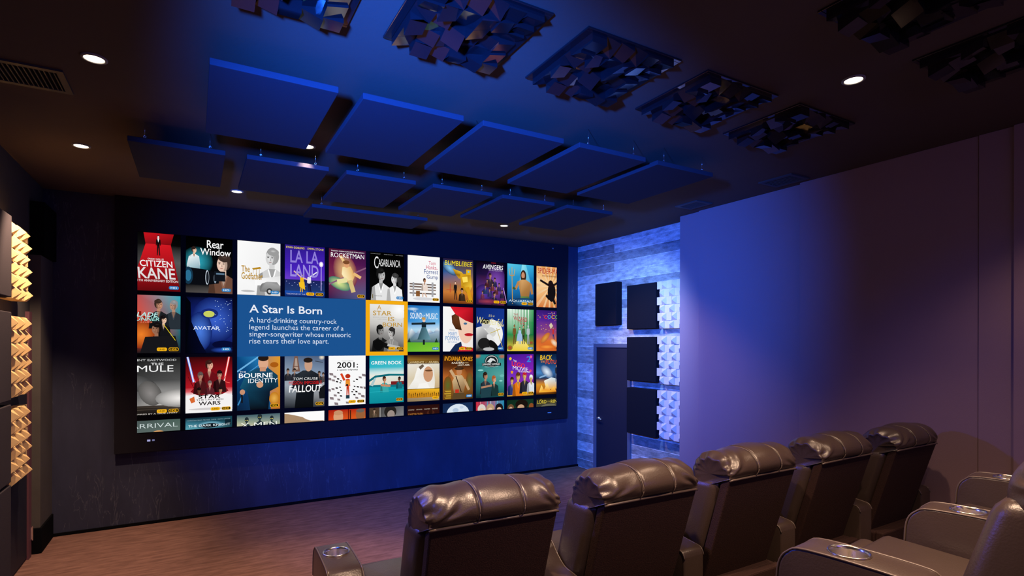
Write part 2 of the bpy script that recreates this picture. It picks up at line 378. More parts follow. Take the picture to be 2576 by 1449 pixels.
def skyline(x, y, lab, src=None):
    if src: return dup(src, (x, y, CEIL), None, lab)
    t = thing('skyline_diffuser', lab, 'diffuser', (x, y, CEIL), 0, 'faceted diffusers on the ceiling')
    obj('facets', skyline_mesh(11), M_plastic, t)
    bm = bmesh.new()
    for a in ((-0.32, -0.30, 0.32, -0.28), (-0.32, 0.28, 0.32, 0.30), (-0.32, -0.28, -0.28, 0.28), (0.28, -0.28, 0.32, 0.28)):
        box(bm, a[0], a[1], -0.012, a[2], a[3], 0, 0.002, 1)
    obj('flange', fixn(bm), M_plastic, t)
    return t
s0 = skyline(0.325, 2.45, 'faceted ceiling diffuser at top edge, first from left in its row')
for i, x in enumerate([1.145, 1.99, 2.84, 3.70]):
    skyline(x, 2.45, 'faceted ceiling diffuser, %s from left in the row nearer the screen' % ords[i+1], s0)
skyline(2.84, 1.22, 'dark faceted ceiling diffuser at top right, left one of the nearer pair', s0)
skyline(3.72, 1.22, 'dark faceted ceiling diffuser at top right, right one of the nearer pair', s0)

def downlight(x, y, lab, power, angle, target=None):
    t = thing('recessed_downlight', lab, 'ceiling light', (x, y, CEIL), 0, 'recessed ceiling lights')
    bm = bmesh.new(); lathe(bm, [(0.062, 0.0), (0.062, -0.006), (0.050, -0.009), (0.046, -0.004), (0.046, 0.0)], 32)
    obj('trim_ring', fixn(bm), M_ring, t, True)
    bm = bmesh.new(); lathe(bm, [(0.0005, -0.007), (0.030, -0.0065), (0.046, -0.004)], 32)
    obj('lens', fixn(bm), M_lens, t, True)
    l = spot('downlight_beam', (x, y, CEIL-0.03), target or (x, y, 0), WARM, power, angle, 0.6, 0.04)
DL = [(-0.478, 3.761, 'round ceiling light at upper left, beside the air vent', 170, 112),
      (-0.778, 5.482, 'round ceiling light above the left wooden diffusers', 300, 66, (-1.20, 5.88, 1.9)),
      (0.771, 4.584, 'small ceiling light between the two rows of hung panels', 260, 52),
      (0.377, 6.319, 'small ceiling light above the left part of the screen', 70, 84),
      (3.538, 6.350, 'small ceiling light above the right part of the screen', 170, 66, (4.85, 5.40, 1.5)),
      (3.358, 1.806, 'bright ceiling light at upper right above the recliners', 75, 96)]
for a in DL: downlight(*a)
for (x, y, p), sd in zip([(1.05, 1.45, 280), (2.2, 0.55, 260), (4.2, 0.9, 45)], ('left', 'middle', 'right')):
    downlight(x, y, 'recessed ceiling light out of view above the %s of the seats' % sd, p, 110)

def vent(x0, y0, x1, y1, n, lab):
    cx, cy = (x0+x1)/2, (y0+y1)/2
    t = thing('ceiling_vent', lab, 'air vent', (cx, cy, CEIL), 0, 'ceiling vents')
    hx, hy = (x1-x0)/2, (y1-y0)/2; f = 0.035
    bm = bmesh.new()
    box(bm, -hx-f, -hy-f, -0.012, hx+f, -hy, 0); box(bm, -hx-f, hy, -0.012, hx+f, hy+f, 0)
    box(bm, -hx-f, -hy, -0.012, -hx, hy, 0); box(bm, hx, -hy, -0.012, hx+f, hy, 0)
    obj('frame', fixn(bm), M_vent, t)
    obj('backing', fixn(B(-hx, -hy, -0.002, hx, hy, 0)), M_black, t)
    bm = bmesh.new()
    for k in range(n):
        x = -hx+(k+0.5)*2*hx/n; box(bm, x-0.004, -hy, -0.011, x+0.001, hy, -0.002)
    obj('louvre', fixn(bm), M_vent, t)
vent(-1.10, 4.055, -0.69, 4.325, 18, 'dark slatted air vent in the ceiling at upper left')
vent(4.74, 4.20, 4.92, 4.44, 6, 'small dark air vent in the ceiling, nearer the concrete wall')
vent(4.74, 3.11, 4.95, 3.38, 6, 'dark ceiling vent above the widest fabric panels on the right')

# ------------------------------------------------------------------ projection screen
SY = 7.116; SX0, SX1, SZ0, SZ1 = -0.528, 4.914, 0.9985, 3.174
FX0, FX1, FZ0, FZ1 = -0.728, 5.119, 0.803, 3.532
scr = thing('projection_screen', 'large black-framed projection screen showing rows of film posters', 'screen', ((FX0+FX1)/2, SY, FZ0))
def sput(o): o.matrix_parent_inverse = Matrix.Translation(-Vector(scr.location)); return o
bm = bmesh.new()
box(bm, FX0, SY, FZ0, FX1, ROOM_F, SZ0); box(bm, FX0, SY, SZ1, FX1, ROOM_F, FZ1)
box(bm, FX0, SY, SZ0, SX0, ROOM_F, SZ1); box(bm, SX1, SY, SZ0, FX1, ROOM_F, SZ1)
sput(obj('screen_frame', fixn(bm), M_velvet, scr))
sput(obj('screen_surface', fixn(B(SX0, SY+0.008, SZ0, SX1, SY+0.03, SZ1)), M_black, scr))
def small(name, x0, z0, x1, z1, m, lab=None):
    o = sput(obj(name, fixn(B(x0, SY-0.006, z0, x1, SY, z1, 0.001, 1)), m, scr))
    if lab: o['label'] = lab
small('logo_plate', -0.437, 0.912, -0.408, 0.932, emis('glowing_pale_mark', lin((170, 170, 220))), 'small pale mark on the frame')  # plate's brightness is put in as glow; it is no lamp
small('logo_plate', -0.392, 0.914, -0.369, 0.932, emis('glowing_dim_mark', lin((110, 110, 150))), 'small pale mark on the frame')  # second plate, given a dimmer glow of its own
small('indicator_light', 4.745, 0.904, 4.81, 0.914, emis('blue_indicator', lin((60, 120, 255))), 'small blue light on the frame')
small('sensor', 4.828, 3.452, 4.846, 3.470, mat('grey_sensor', (0.25, 0.25, 0.25), 0.4), 'grey sensor dot on the frame')

# ---- pictures on the screen: flat coloured shapes and lettering
class Pic:
    """flat picture on the screen; u to the right 0..1, v down 0..1 of a tile, clipped to the visible rectangle"""
    def __init__(s, x, zt, wd, ht, u0=0.0, v0=0.0, u1=1.0, v1=1.0):
        s.x, s.zt, s.w, s.h = x, zt, wd, ht; s.c = (u0, v0, u1, v1); s.polys = []; s.texts = []; s.badges = []; s.n = 0
    def clip(s, pts):
        u0, v0, u1, v1 = s.c
        for ax, lim, sg in ((0, u0, 1), (0, u1, -1), (1, v0, 1), (1, v1, -1)):
            out = []
            for i in range(len(pts)):
                a, b = pts[i-1], pts[i]; da, db = (a[ax]-lim)*sg, (b[ax]-lim)*sg
                if (da >= 0) != (db >= 0):
                    t = da/(da-db); out.append(tuple(a[k]+(b[k]-a[k])*t for k in range(len(a))))
                if db >= 0: out.append(b)
            pts = out
            if len(pts) < 3: return []
        return pts
    def poly(s, pts, col):
        """col: one colour or one per point"""
        cs = col if isinstance(col, list) else [col]*len(pts)
        cs = [hexc(c) if isinstance(c, str) else c for c in cs]
        p = s.clip([(q[0], q[1], *c) for q, c in zip(pts, cs)])
        if p: s.n += 1; s.polys.append((s.n, p))
        return s
    def G(s, *stops):
        """vertical gradient background: (v, left colour, right colour)"""
        for a, b in zip(stops, stops[1:]):
            s.poly([(0, a[0]), (1, a[0]), (1, b[0]), (0, b[0])], [a[1], a[-1], b[-1], b[1]])
        return s
    def R(s, x0, y0, x1, y1, c): return s.poly([(x0, y0), (x1, y0), (x1, y1), (x0, y1)], c)
    def P(s, pts, c): return s.poly([(pts[i], pts[i+1]) for i in range(0, len(pts), 2)], c)
    def E(s, cx, cy, rx, ry, c, rot=0, c2=None, n=22):
        ca, sa = math.cos(rot), math.sin(rot)
        ring = [(cx+rx*math.cos(t)*ca-ry*math.sin(t)*sa*0.737, cy+rx*math.cos(t)*sa*1.35+ry*math.sin(t)*ca) for t in [2*PI*i/n for i in range(n)]]
        if c2:
            for i in range(n): s.poly([(cx, cy), ring[i], ring[(i+1) % n]], [c, c2, c2])
            return s
        return s.poly(ring, c)
    def LINE(s, x0, y0, x1, y1, wd, c):
        dx, dy = (x1-x0), (y1-y0)*1.35; L = math.hypot(dx, dy) or 1; nx, ny = -dy/L*wd/2, dx/L*wd/2/1.35
        return s.poly([(x0+nx, y0+ny), (x1+nx, y1+ny), (x1-nx, y1-ny), (x0-nx, y0-ny)], c)
    def bust(s, cx, cy, k, body, skin, hair, turn=0.0):
        s.P([cx-1.5*k, cy+3.2*k, cx-1.25*k, cy+1.3*k, cx-0.35*k, cy+0.85*k, cx+0.35*k, cy+0.85*k, cx+1.25*k, cy+1.3*k, cx+1.5*k, cy+3.2*k], body)
        s.R(cx-0.25*k, cy+0.4*k, cx+0.25*k, cy+1.0*k, skin)
        s.E(cx-0.05*k*turn, cy-0.12*k, 0.62*k, 0.66*k, hair); s.E(cx+0.12*k*turn, cy+0.05*k, 0.48*k, 0.56*k, skin)
        sk = hexc(skin) if isinstance(skin, str) else skin; hr = hexc(hair) if isinstance(hair, str) else hair
        dk = tuple(v*0.55 for v in sk); lt = tuple(min(1, v*1.25) for v in sk); fx = cx+0.12*k*turn; sd = turn or 1
        s.E(fx-0.24*k*sd, cy+0.08*k, 0.24*k, 0.46*k, dk); s.E(fx+0.10*k*sd, cy+0.08*k, 0.36*k, 0.50*k, sk); s.E(fx+0.16*k*sd, cy+0.14*k, 0.16*k, 0.18*k, lt, 0, sk)
        for q in (-1, 1):
            s.E(fx+q*0.19*k+0.06*k*turn, cy+0.0*k, 0.085*k, 0.04*k, tuple(v*0.2 for v in sk)); s.E(fx+q*0.19*k+0.06*k*turn, cy-0.09*k, 0.12*k, 0.025*k, hr)
        s.P([fx+0.03*k*turn, cy+0.02*k, fx+0.08*k*sd, cy+0.22*k, fx-0.03*k*sd, cy+0.23*k], dk); s.E(fx+0.05*k*turn, cy+0.36*k, 0.14*k, 0.03*k, tuple(v*q for v, q in zip(sk, (0.55, 0.3, 0.3))))
        bd = hexc(body) if isinstance(body, str) else body
        s.P([cx-0.3*k, cy+0.86*k, cx+0.3*k, cy+0.86*k, cx, cy+1.7*k], dk); s.P([cx-1.5*k, cy+3.2*k, cx-1.25*k, cy+1.3*k, cx-0.9*k, cy+1.15*k, cx-0.6*k, cy+3.2*k], tuple(v*0.5 for v in bd)); s.LINE(cx-0.35*k, cy+0.9*k, cx, cy+1.9*k, 0.12*k, tuple(min(1, v*1.6+.01) for v in bd)); s.LINE(cx+0.35*k, cy+0.9*k, cx, cy+1.9*k, 0.12*k, tuple(min(1, v*1.6+.01) for v in bd))
        s.E(cx-0.1*k*turn, cy-0.42*k, 0.56*k, 0.28*k, hair); s.E(cx+0.1*k, cy-0.5*k, 0.3*k, 0.10*k, tuple(min(1, v*1.8+.01) for v in hr), 0, hr); return s
    def fig(s, cx, y, h, body, skin, hair, legs, lean=0.0, arms=0):
        k = h/7.0
        s.P([cx-0.55*k+lean, y+6.9*k, cx-0.5*k, y+3.4*k, cx+0.5*k, y+3.4*k, cx+0.75*k+lean, y+6.9*k, cx+0.35*k+lean, y+6.9*k, cx+0.05*k, y+4.2*k, cx-0.2*k+lean, y+6.9*k], legs)
        s.P([cx-0.62*k, y+1.35*k, cx+0.62*k, y+1.35*k, cx+0.5*k, y+3.7*k, cx-0.5*k, y+3.7*k], body)
        if arms == 1:
            s.LINE(cx-0.5*k, y+1.5*k, cx-2.0*k, y+0.9*k, 0.35*k, body); s.LINE(cx+0.5*k, y+1.5*k, cx+2.0*k, y+0.9*k, 0.35*k, body)
        else:
            s.LINE(cx-0.65*k, y+1.5*k, cx-0.8*k, y+3.5*k, 0.33*k, body); s.LINE(cx+0.65*k, y+1.5*k, cx+0.8*k, y+3.5*k, 0.33*k, body)
        s.E(cx, y+0.6*k, 0.42*k, 0.55*k, hair); s.E(cx, y+0.72*k, 0.34*k, 0.44*k, skin); return s
    def T(s, txt, x0, y0, x1, y1, col, bold=0.0, shear=0.0, dy=0.0):
        s.texts.append((txt, x0, y0, x1, y1, hexc(col) if isinstance(col, str) else col, bold, shear, dy)); return s
    def badge(s, *kinds): s.badges = kinds; return s
    # -- building
    def pt(s, u, v, layer): return (s.x+u*s.w, SY+0.0076-0.0001*layer, s.zt-v*s.h)
    def mesh(s, name, polys, parent, base):
        bm = bmesh.new(); lay = bm.loops.layers.float_color.new('Col')
        for n, p in polys:
            vs = [bm.verts.new(s.pt(q[0], q[1], base+n)) for q in p]; cm = {v: (q[2], q[3], q[4], 1) for v, q in zip(vs, p)}
            try: f = bm.faces.new(vs)
            except ValueError: continue
            f.normal_update()
            if f.normal.y > 0: f.normal_flip()
            for lp in f.loops: lp[lay] = cm[lp.vert]
        o = obj(name, bm, M_pic); o.parent = parent; return o
    def build(s, name, lab=None):
        o = s.mesh(name, s.polys, scr, 0); sput(o)
        if lab: o['label'] = lab
        if s.texts:
            t = text_mesh(s, s.texts, s.n+2)
            if t: t.parent = o
        b = s.badges; ux = 0.965
        for kd in reversed(b):
            wd = 0.20; p = Pic(s.x, s.zt, s.w, s.h, *s.c); x1, x0 = ux, ux-wd; y0, y1 = 0.905, 0.965
            if len(b) == 1 and kd == 'HD': pass
            bg = {'UHD': 'F5B417', 'HDR': 'F5B417', 'HD': '2C7FBE'}[kd]
            rr = 0.012
            def rrect(a0, b0, a1, b1, c, r=0.02):
                q = r*0.737
                p.P([a0+r, b0, a1-r, b0, a1, b0+q, a1, b1-q, a1-r, b1, a0+r, b1, a0, b1-q, a0, b0+q], c)
            rrect(x0, y0, x1, y1, bg)
            if kd == 'HDR': rrect(x0+0.012, y0+0.009, x1-0.012, y1-0.009, '16120A', 0.012)
            if p.polys:
                bo = p.mesh('badge', p.polys, o, s.n+3)
                p.texts = [(kd, x0+0.035, y0+0.016, x1-0.035, y1-0.016, hexc({'UHD': '1A1408', 'HDR': 'F5B417', 'HD': 'F4F8FF'}[kd]), 0.03, 0, 0)]
                t = text_mesh(p, p.texts, s.n+3+p.n+1, bo)
            ux -= wd+0.035
        return o
def text_mesh(s, texts, layer, join=None):
    """lettering as one mesh, each line fitted into its box"""
    bm = bmesh.new()
    if join: bm.from_mesh(join.data)
    lay = bm.loops.layers.float_color.get('Col') or bm.loops.layers.float_color.new('Col')
    for txt, x0, y0, x1, y1, col, bold, shear, dy in texts:
        cu = bpy.data.curves.new('lettering', 'FONT'); cu.body = txt; cu.resolution_u = 3; cu.offset = 0.0 if 'M' in txt else min(bold, 0.014); cu.shear = shear
        to = bpy.data.objects.new('lettering', cu); COL.objects.link(to)
        bpy.context.view_layer.update()
        dg = bpy.context.evaluated_depsgraph_get(); me = bpy.data.meshes.new_from_object(to.evaluated_get(dg))
        bpy.data.objects.remove(to); bpy.data.curves.remove(cu)
        if not me.vertices: continue
        xs = [v.co.x for v in me.vertices]; ys = [v.co.y for v in me.vertices]
        ax, bx, ay, by = min(xs), max(xs), min(ys), max(ys)
        b2 = bmesh.new(); b2.from_mesh(me); bpy.data.meshes.remove(me)
        for v in b2.verts:
            fx = (v.co.x-ax)/max(bx-ax, 1e-6); fy = (v.co.y-ay)/max(by-ay, 1e-6)
            v.co = s.pt(x0+fx*(x1-x0), y1-fy*(y1-y0)+dy*fx, layer)
        for ax_, lim, sg in ((0, s.c[0], -1), (0, s.c[2], 1), (2, s.c[1], 1), (2, s.c[3], -1)):
            co = [0, 0, 0]; no = [0, 0, 0]
            co[ax_] = s.x+lim*s.w if ax_ == 0 else s.zt-lim*s.h; no[ax_] = sg
            bmesh.ops.bisect_plane(b2, geom=b2.verts[:]+b2.edges[:]+b2.faces[:], plane_co=co, plane_no=no, clear_outer=True)
        for f in b2.faces:
            f.normal_update()
            nf = bm.faces.new([bm.verts.new(v.co) for v in (f.verts if f.normal.y < 0 else reversed(f.verts[:]))])
            for lp in nf.loops: lp[lay] = (*col, 1)
        b2.free()
    if not bm.faces: bm.free(); return None
    if join:
        bm.to_mesh(join.data); bm.free(); return join
    return obj('lettering', bm, M_pic)

PW = 0.463; PP = 0.5136; PH = 0.628; C2 = -0.0816
ROWZ = [3.170, 2.494, 1.820, 1.137]
def tile(c, r):
    x = C2+(c-2)*PP; zt = ROWZ[r-1]
    u0 = max(0.0, (SX0-x)/PW); u1 = min(1.0, (SX1-x)/PW); v1 = min(1.0, (zt-SZ0-0.012)/PH)
    return Pic(x, zt, PW, PH, u0, 0, u1, v1)
SK = 'C98F6E'; SKD = '8A5A42'; SKL = 'E6BFA4'
# --- top row
p = tile(1, 1); p.G((0, '050505', '020202'), (.2, '101010', '060606'), (.5, '3A3A3A', '565656'), (1, '1A1212', '222020'))
p.P([.26, .0, .86, .0, .80, .19, .30, .19], ['C8141E', 'A81018', '7A0A10', '96101A']); p.P([.30, .19, .80, .19, 1.0, 1.0, .0, 1.0], ['D81A24', 'D01822', '5A080C', '66090E'])
p.fig(.55, .03, .36, '0C0A0A', 'E8E0DC', '080808', '1A1414'); p.P([.53, .09, .57, .09, .55, .16], 'F0F0F0')
p.T('ORSON WELLES', .34, .435, .66, .465, 'E8E4E4', .02).T('CITIZEN', .19, .475, .84, .585, 'F2EEEE', .03, -.1).T('KANE', .145, .60, .90, .79, 'E0DCDC', .05, -.1).T('1TH ANNIVERSARY EDITION', .15, .805, .95, .845, 'E4D8D8', .02)
p.badge('HD').build('poster', 'poster with a red carpet running to a small dark figure')
p = tile(2, 1); p.G((0, '000000'), (.5, '040608'), (.85, '0A0C10'), (1, '4A4644', '5A5654'))
p.E(.24, .44, .34, .27, '2FA8BC', 0, '020405'); p.bust(.17, .24, .085, 'DCE8EC', SKL, '2A1C18', 1); p.P([.02, .50, .06, .36, .27, .36, .30, .58, .02, .60], ['BCD4DC', 'E8F2F4', 'D0E0E6', '7FA6B4', '9CC0CA'])
p.bust(.80, .46, .24, '6E4A3A', 'E4C4B0', '3A2C26', -1); p.P([.0, .55, .42, .58, .70, .64, .70, .82, .40, .86, .0, .86], '0A0C12'); p.E(.05, .70, .10, .155, '14344A'); p.E(.05, .70, .065, .10, '2A6E92'); p.E(.45, .72, .04, .13, 'C8D4E0'); p.E(.455, .72, .03, .11, '181C24'); p.E(.62, .73, .03, .09, '8899AA')
p.R(.60, .60, .84, .78, '10141C'); p.R(.64, .63, .82, .66, '5A7890')
p.T('Rear', .44, .05, .80, .19, 'F6F6F6', .01).T('Window', .30, .20, .96, .32, 'F6F6F6', .01)
p.badge('HD').build('poster', 'poster with teal glow, woman in white and a dark lens barrel')
p = tile(3, 1); p.G((0, 'FBFBFB', 'F2F2F2'), (.7, 'F8F8F8', 'EDEDED'), (1, 'F4F4F4'))
p.bust(.80, .28, .25, 'D2D2D2', 'D4D4D4', '9C9C9C', -1); p.P([.4, .70, 1, .62, 1, .80, .4, .82], ['FBFBFB', 'E0E0E0', 'F0F0F0', 'FBFBFB'])
p.P([.50, .86, .56, .78, .68, .74, .92, .74, 1, .82, 1, .93, .52, .93], ['8C8C8C', '6E6E6E', 'A8A8A8', '8A8A8A', '9C9C9C', '5E5E5E', '7A7A7A']); p.E(.74, .92, .07, .06, '3A3A3A'); p.E(.74, .92, .035, .03, 'CACACA'); p.E(.24, .93, .16, .02, 'C0C0C0')
p.T('The', .09, .46, .28, .575, 'B98A1E', .02).T('Godfather', .09, .585, .58, .71, 'B98A1E', .02)
p.P([.33, .50, .52, .47, .55, .50, .36, .53], 'B98A1E'); p.LINE(.36, .52, .36, .60, .008, 'B98A1E').LINE(.43, .51, .43, .60, .008, 'B98A1E').LINE(.50, .50, .50, .60, .008, 'B98A1E')
p.badge('HD').build('poster', 'white poster with grey portrait shading and gold lettering')
p = tile(4, 1); p.G((0, '2A1A86', '2A1488'), (.45, '4420B8', '4A22C0'), (.66, '6A3CCC', '5A30C0'), (.67, '1C2460', '1A2058'), (.88, '20386E'), (.89, '1C52B4', '1848A4'), (1, '0E1E58'))
p.T('RYAN GOSLING', .03, .03, .48, .07, 'E8D040', .02).T('EMMA STONE', .56, .03, .97, .07, 'E8D040', .02)
p.T('LA LA', .13, .10, .84, .34, '8F7FD8', .02).T('LAND', .13, .37, .84, .61, '9A8AE0', .02)
p.LINE(.91, .38, .91, .86, .02, 'B8A8E8').E(.91, .34, .055, .055, 'FFF6F0', 0, 'C8B0F0').E(.91, .34, .03, .035, 'FFFFFF')
for k in range(14): p.R(.03+.068*k, .70+.02*(k*7 % 5), .05+.068*k, .71+.02*(k*7 % 5), 'B8C0F0')
p.fig(.42, .55, .36, 'F0B818', SKL, '5A2A1C', 'F0B818', -.02); p.LINE(.40, .62, .22, .50, .03, SKL); p.LINE(.44, .62, .56, .66, .03, SKL); p.P([.34, .72, .48, .70, .50, .86, .36, .80], 'F4C024')
p.fig(.60, .53, .38, 'E8E4F0', SK, '241818', '12143A', .02); p.LINE(.62, .60, .80, .50, .03, 'E8E4F0')
p.T('"THE MOVIE OF THE YEAR"', .03, .935, .66, .96, 'C8C8E0', .01)
p.badge('UHD', 'HDR').build('poster', 'purple poster with a couple dancing by a street lamp')
p = tile(5, 1); p.G((0, '4A1230', '3A1038'), (.3, '6A1A40', '4A1650'), (.6, '7A2A48', '6A3A66'), (1, '3A1A4A', '4A5A8A'))
p.E(.44, .45, .34, .34, 'F0C080', .4, '7A2A48'); p.E(.28, .70, .30, .12, 'D8E890', .2, '3A7A6A'); p.LINE(.0, .72, 1, .35, .04, '8A5A7A')
p.P([.36, .36, .58, .34, .70, .52, .62, .66, .44, .64, .34, .50], ['F4DCA0', 'E8B870', 'D89850', 'F0D090', 'E8C080', 'FFF0C0']); p.LINE(.50, .36, .30, .14, .07, 'F0C888'); p.LINE(.66, .48, .86, .56, .08, 'E8B878'); p.LINE(.48, .62, .22, .66, .12, 'E8E0A0'); p.LINE(.56, .62, .66, .86, .12, 'D8C080'); p.E(.47, .30, .075, .07, 'E0A070'); p.E(.46, .26, .09, .04, '7A4A2A')
p.T('TARON EGERTON IS ELTON JOHN', .05, .035, .95, .065, 'F4F0F4', .02).T('ROCKETMAN', .05, .08, .95, .175, 'FFFFFF', .06)
p.badge('HDR').build('poster', 'magenta poster with a leaping figure in cream')
p = tile(6, 1); p.G((0, '020202'), (.3, '040404'), (1, '0C0C0C', '080808'))
p.T('HUMPHREY BOGART', .02, .03, .30, .045, '909090').T('INGRID BERGMAN', .40, .03, .66, .045, '909090').T('PAUL HENREID', .74, .03, .96, .045, '909090')
p.T('C', .12, .09, .24, .34, 'E8E8E8', 0).T('ASABLANCA', .24, .14, .88, .29, 'E8E8E8', 0)
p.bust(.32, .47, .20, 'E4E4E4', 'B8B8B8', '161616', 1); p.bust(.72, .54, .17, 'F0F0F0', 'DCDCDC', '3A3A3A', -1); p.E(.87, .60, .06, .11, '2E2E2E')
p.T('ACADEMY AWARD WINNER', .13, .90, .35, .92, '505050').R(.07, .88, .09, .96, '6A5A20')
p.badge('HD').build('poster', 'black and white poster with two figures in white')
p = tile(7, 1); p.G((0, 'FAFAFA'), (1, 'F4F4F4', 'F8F8F8'))
p.T('Tom', .64, .10, .86, .18, 'D04068').T('Hanks', .56, .19, .88, .28, 'D04068').T('is', .89, .25, .94, .28, 'D04068').T('Forrest', .50, .28, .94, .38, '2A4E92').T('Gump', .58, .40, .94, .51, '2A4E92')
p.E(.50, .93, .34, .035, 'D6D6DA'); p.R(.06, .60, .88, .63, '6A5A52'); p.R(.06, .655, .88, .69, '7A685E'); p.R(.06, .72, .88, .745, '8A766C'); p.R(.06, .80, .88, .825, '5A4A44')
p.R(.15, .58, .20, .88, 'A8A8AC'); p.R(.74, .56, .80, .88, 'A8A8AC'); p.bust(.52, .53, .07, 'EAD8CC', SK, '4A3428', 1); p.LINE(.52, .80, .58, .89, .04, 'D8B8A4'); p.LINE(.46, .80, .46, .89, .04, 'D8B8A4'); p.R(.25, .76, .37, .88, '8A5A32'); p.R(.25, .80, .37, .81, '5A3418')
p.badge('HDR').build('poster', 'white poster with a man sitting on a park bench')
p = tile(8, 1); p.G((0, '1A1238', '281A40'), (.3, '2A5A98', '6A5A60'), (.6, '9A6A50', 'B87838'), (.75, 'C87838', 'D88828'), (1, '5A2A10', '7A3A10'))
p.E(.22, .22, .26, .12, '8AC8F0', .3, '24406E'); p.P([.30, .22, .60, .28, .74, .38, .52, .44, .40, .34], ['D09A20', 'F0C030', 'A87414', 'E0A824', '8A6010']); p.P([.56, .34, .92, .30, .96, .60, .84, .80, .60, .62], ['E0A820', 'B88818', 'F4C83A', '9A7010', 'C89418']); p.R(.76, .22, .92, .34, 'E0B020'); p.P([.62, .40, .80, .38, .82, .50, .66, .52], 'FFE060'); p.LINE(.80, .62, .92, .92, .12, 'D89A1C'); p.LINE(.66, .60, .56, .92, .10, 'C88A18'); p.E(.84, .27, .03, .02, '60C0F0')
p.fig(.40, .50, .42, '1A1416', SKL, '1A1012', '141016'); p.bust(.62, .70, .075, '3A2A1C', SK, '1C120C'); p.LINE(.22, .56, .22, .76, .02, 'C04030').LINE(.10, .70, .34, .70, .01, 'C04030')
p.T('BUMBLEBEE', .04, .05, .96, .155, 'F8E020', .05, .15)
p.badge('HDR').build('poster', 'orange sky poster with yellow metal shapes and a girl in black')
p = tile(9, 1); p.G((0, '060410', '08050F'), (.3, '1A1038', '2A1448'), (.6, '4A2A78', '6A2A60'), (1, '2A1040', '5A2048'))
p.E(.70, .50, .38, .40, '8A50C0', 0, '3A1A60'); p.E(.25, .75, .30, .22, '5A3AA8', 0, '2E1856')
for a in [(.48, .32, .085, '38283A', 1), (.64, .40, .055, '2A2850', 0), (.36, .44, .05, '4A1E2A', 0), (.78, .52, .05, '3A2A5A', 0), (.54, .52, .05, '70343A', 0), (.28, .58, .055, '2A3A6A', 0), (.66, .60, .05, '5A2A38', 1), (.86, .68, .05, '2A2440', 0), (.16, .72, .05, '6A3050', 0), (.40, .66, .05, '3A3468', 0), (.56, .76, .08, '28243C', 1)]: p.bust(a[0], a[1], a[2], a[3], 'B07C6A', '2A1A20', a[4])
p.LINE(.88, .60, 1.0, .95, .02, 'C8A0F0'); p.E(.30, .93, .4, .06, 'A03A50', 0, '4A1C48')
p.T('STUDIOS', .44, .03, .60, .05, 'C02030', .03).T('AVENGERS', .14, .085, .86, .19, 'F0F0F4', .04, .1).T('ENDGAME', .36, .20, .84, .225, 'B8A8C8')
p.badge('UHD', 'HDR').build('poster', 'violet poster with a crowd of small portraits')
p = tile(10, 1); p.G((0, '58C8E8', '30A8D8'), (.3, '2A9AD0', '1A80C0'), (.6, '1C78B8', '1868A8'), (.85, '104A80', '0E3E70'), (1, '081E40'))
p.P([.55, .0, .70, .0, .95, .6, .40, .6], ['90E4F4', '70D4EC', '2A90C8', '2A90C8'])
p.LINE(.17, .20, .19, .95, .025, 'C89A48').LINE(.06, .12, .10, .28, .02, 'D0A450').LINE(.28, .12, .24, .28, .02, 'D0A450').LINE(.17, .08, .17, .3, .02, 'D0A450').R(.09, .27, .26, .29, 'C09040')
p.E(.60, .27, .11, .14, '3A2418'); p.E(.59, .26, .065, .08, SK); p.R(.54, .32, .66, .40, '3A2418'); p.P([.40, .40, .56, .36, .70, .36, .90, .44, .82, .76, .50, .76], ['C08A50', 'D8A468', 'C89458', 'B07C44', '9A6A38', 'A87840']); p.LINE(.42, .42, .30, .60, .09, 'B88450').LINE(.30, .60, .20, .56, .07, '3A5A3A').LINE(.88, .46, .94, .70, .09, 'B07C48'); p.P([.50, .76, .82, .76, .90, .98, .44, .98], ['6A8A48', '4A7040', '2A5038', '345A38']); p.E(.66, .90, .5, .10, '3A80B0', 0, '0C2E58')
p.T('AQUAMAN', .05, .85, .96, .91, 'D8ECF8', .02)
p.badge('UHD', 'HDR').build('poster', 'sea blue poster with a bare-chested man and golden fork')
p = tile(11, 1); p.G((0, 'E8A860', 'E08848'), (.4, 'F8D8A0', 'F0A860'), (.7, 'F0B878', 'E89050'), (1, 'D87838', 'C86830'))
for k in range(16):
    t = 2*PI*k/16; p.P([.55, .5, .55+1.2*math.cos(t), .5+1.2*math.sin(t), .55+1.2*math.cos(t+.14), .5+1.2*math.sin(t+.14)], ['F8E0B0', 'D87030', 'D87030'])
p.E(.60, .62, .16, .24, '141014'); p.E(.56, .42, .10, .09, '1C1014'); p.LINE(.50, .46, .14, .34, .07, '181014').LINE(.66, .46, .96, .32, .07, '181014').LINE(.52, .80, .38, .70, .09, '141014').LINE(.66, .78, .74, .92, .09, '141014')
p.T('SPIDER-MAN', .05, .045, .98, .175, 'B01420', .05).T('INTO THE SPIDER-VERSE', .22, .215, .78, .25, '5A2010', .02)
p.T('UHD', .60, .915, .74, .955, 'C89018', .04).build('poster', 'orange poster with a dark leaping figure')
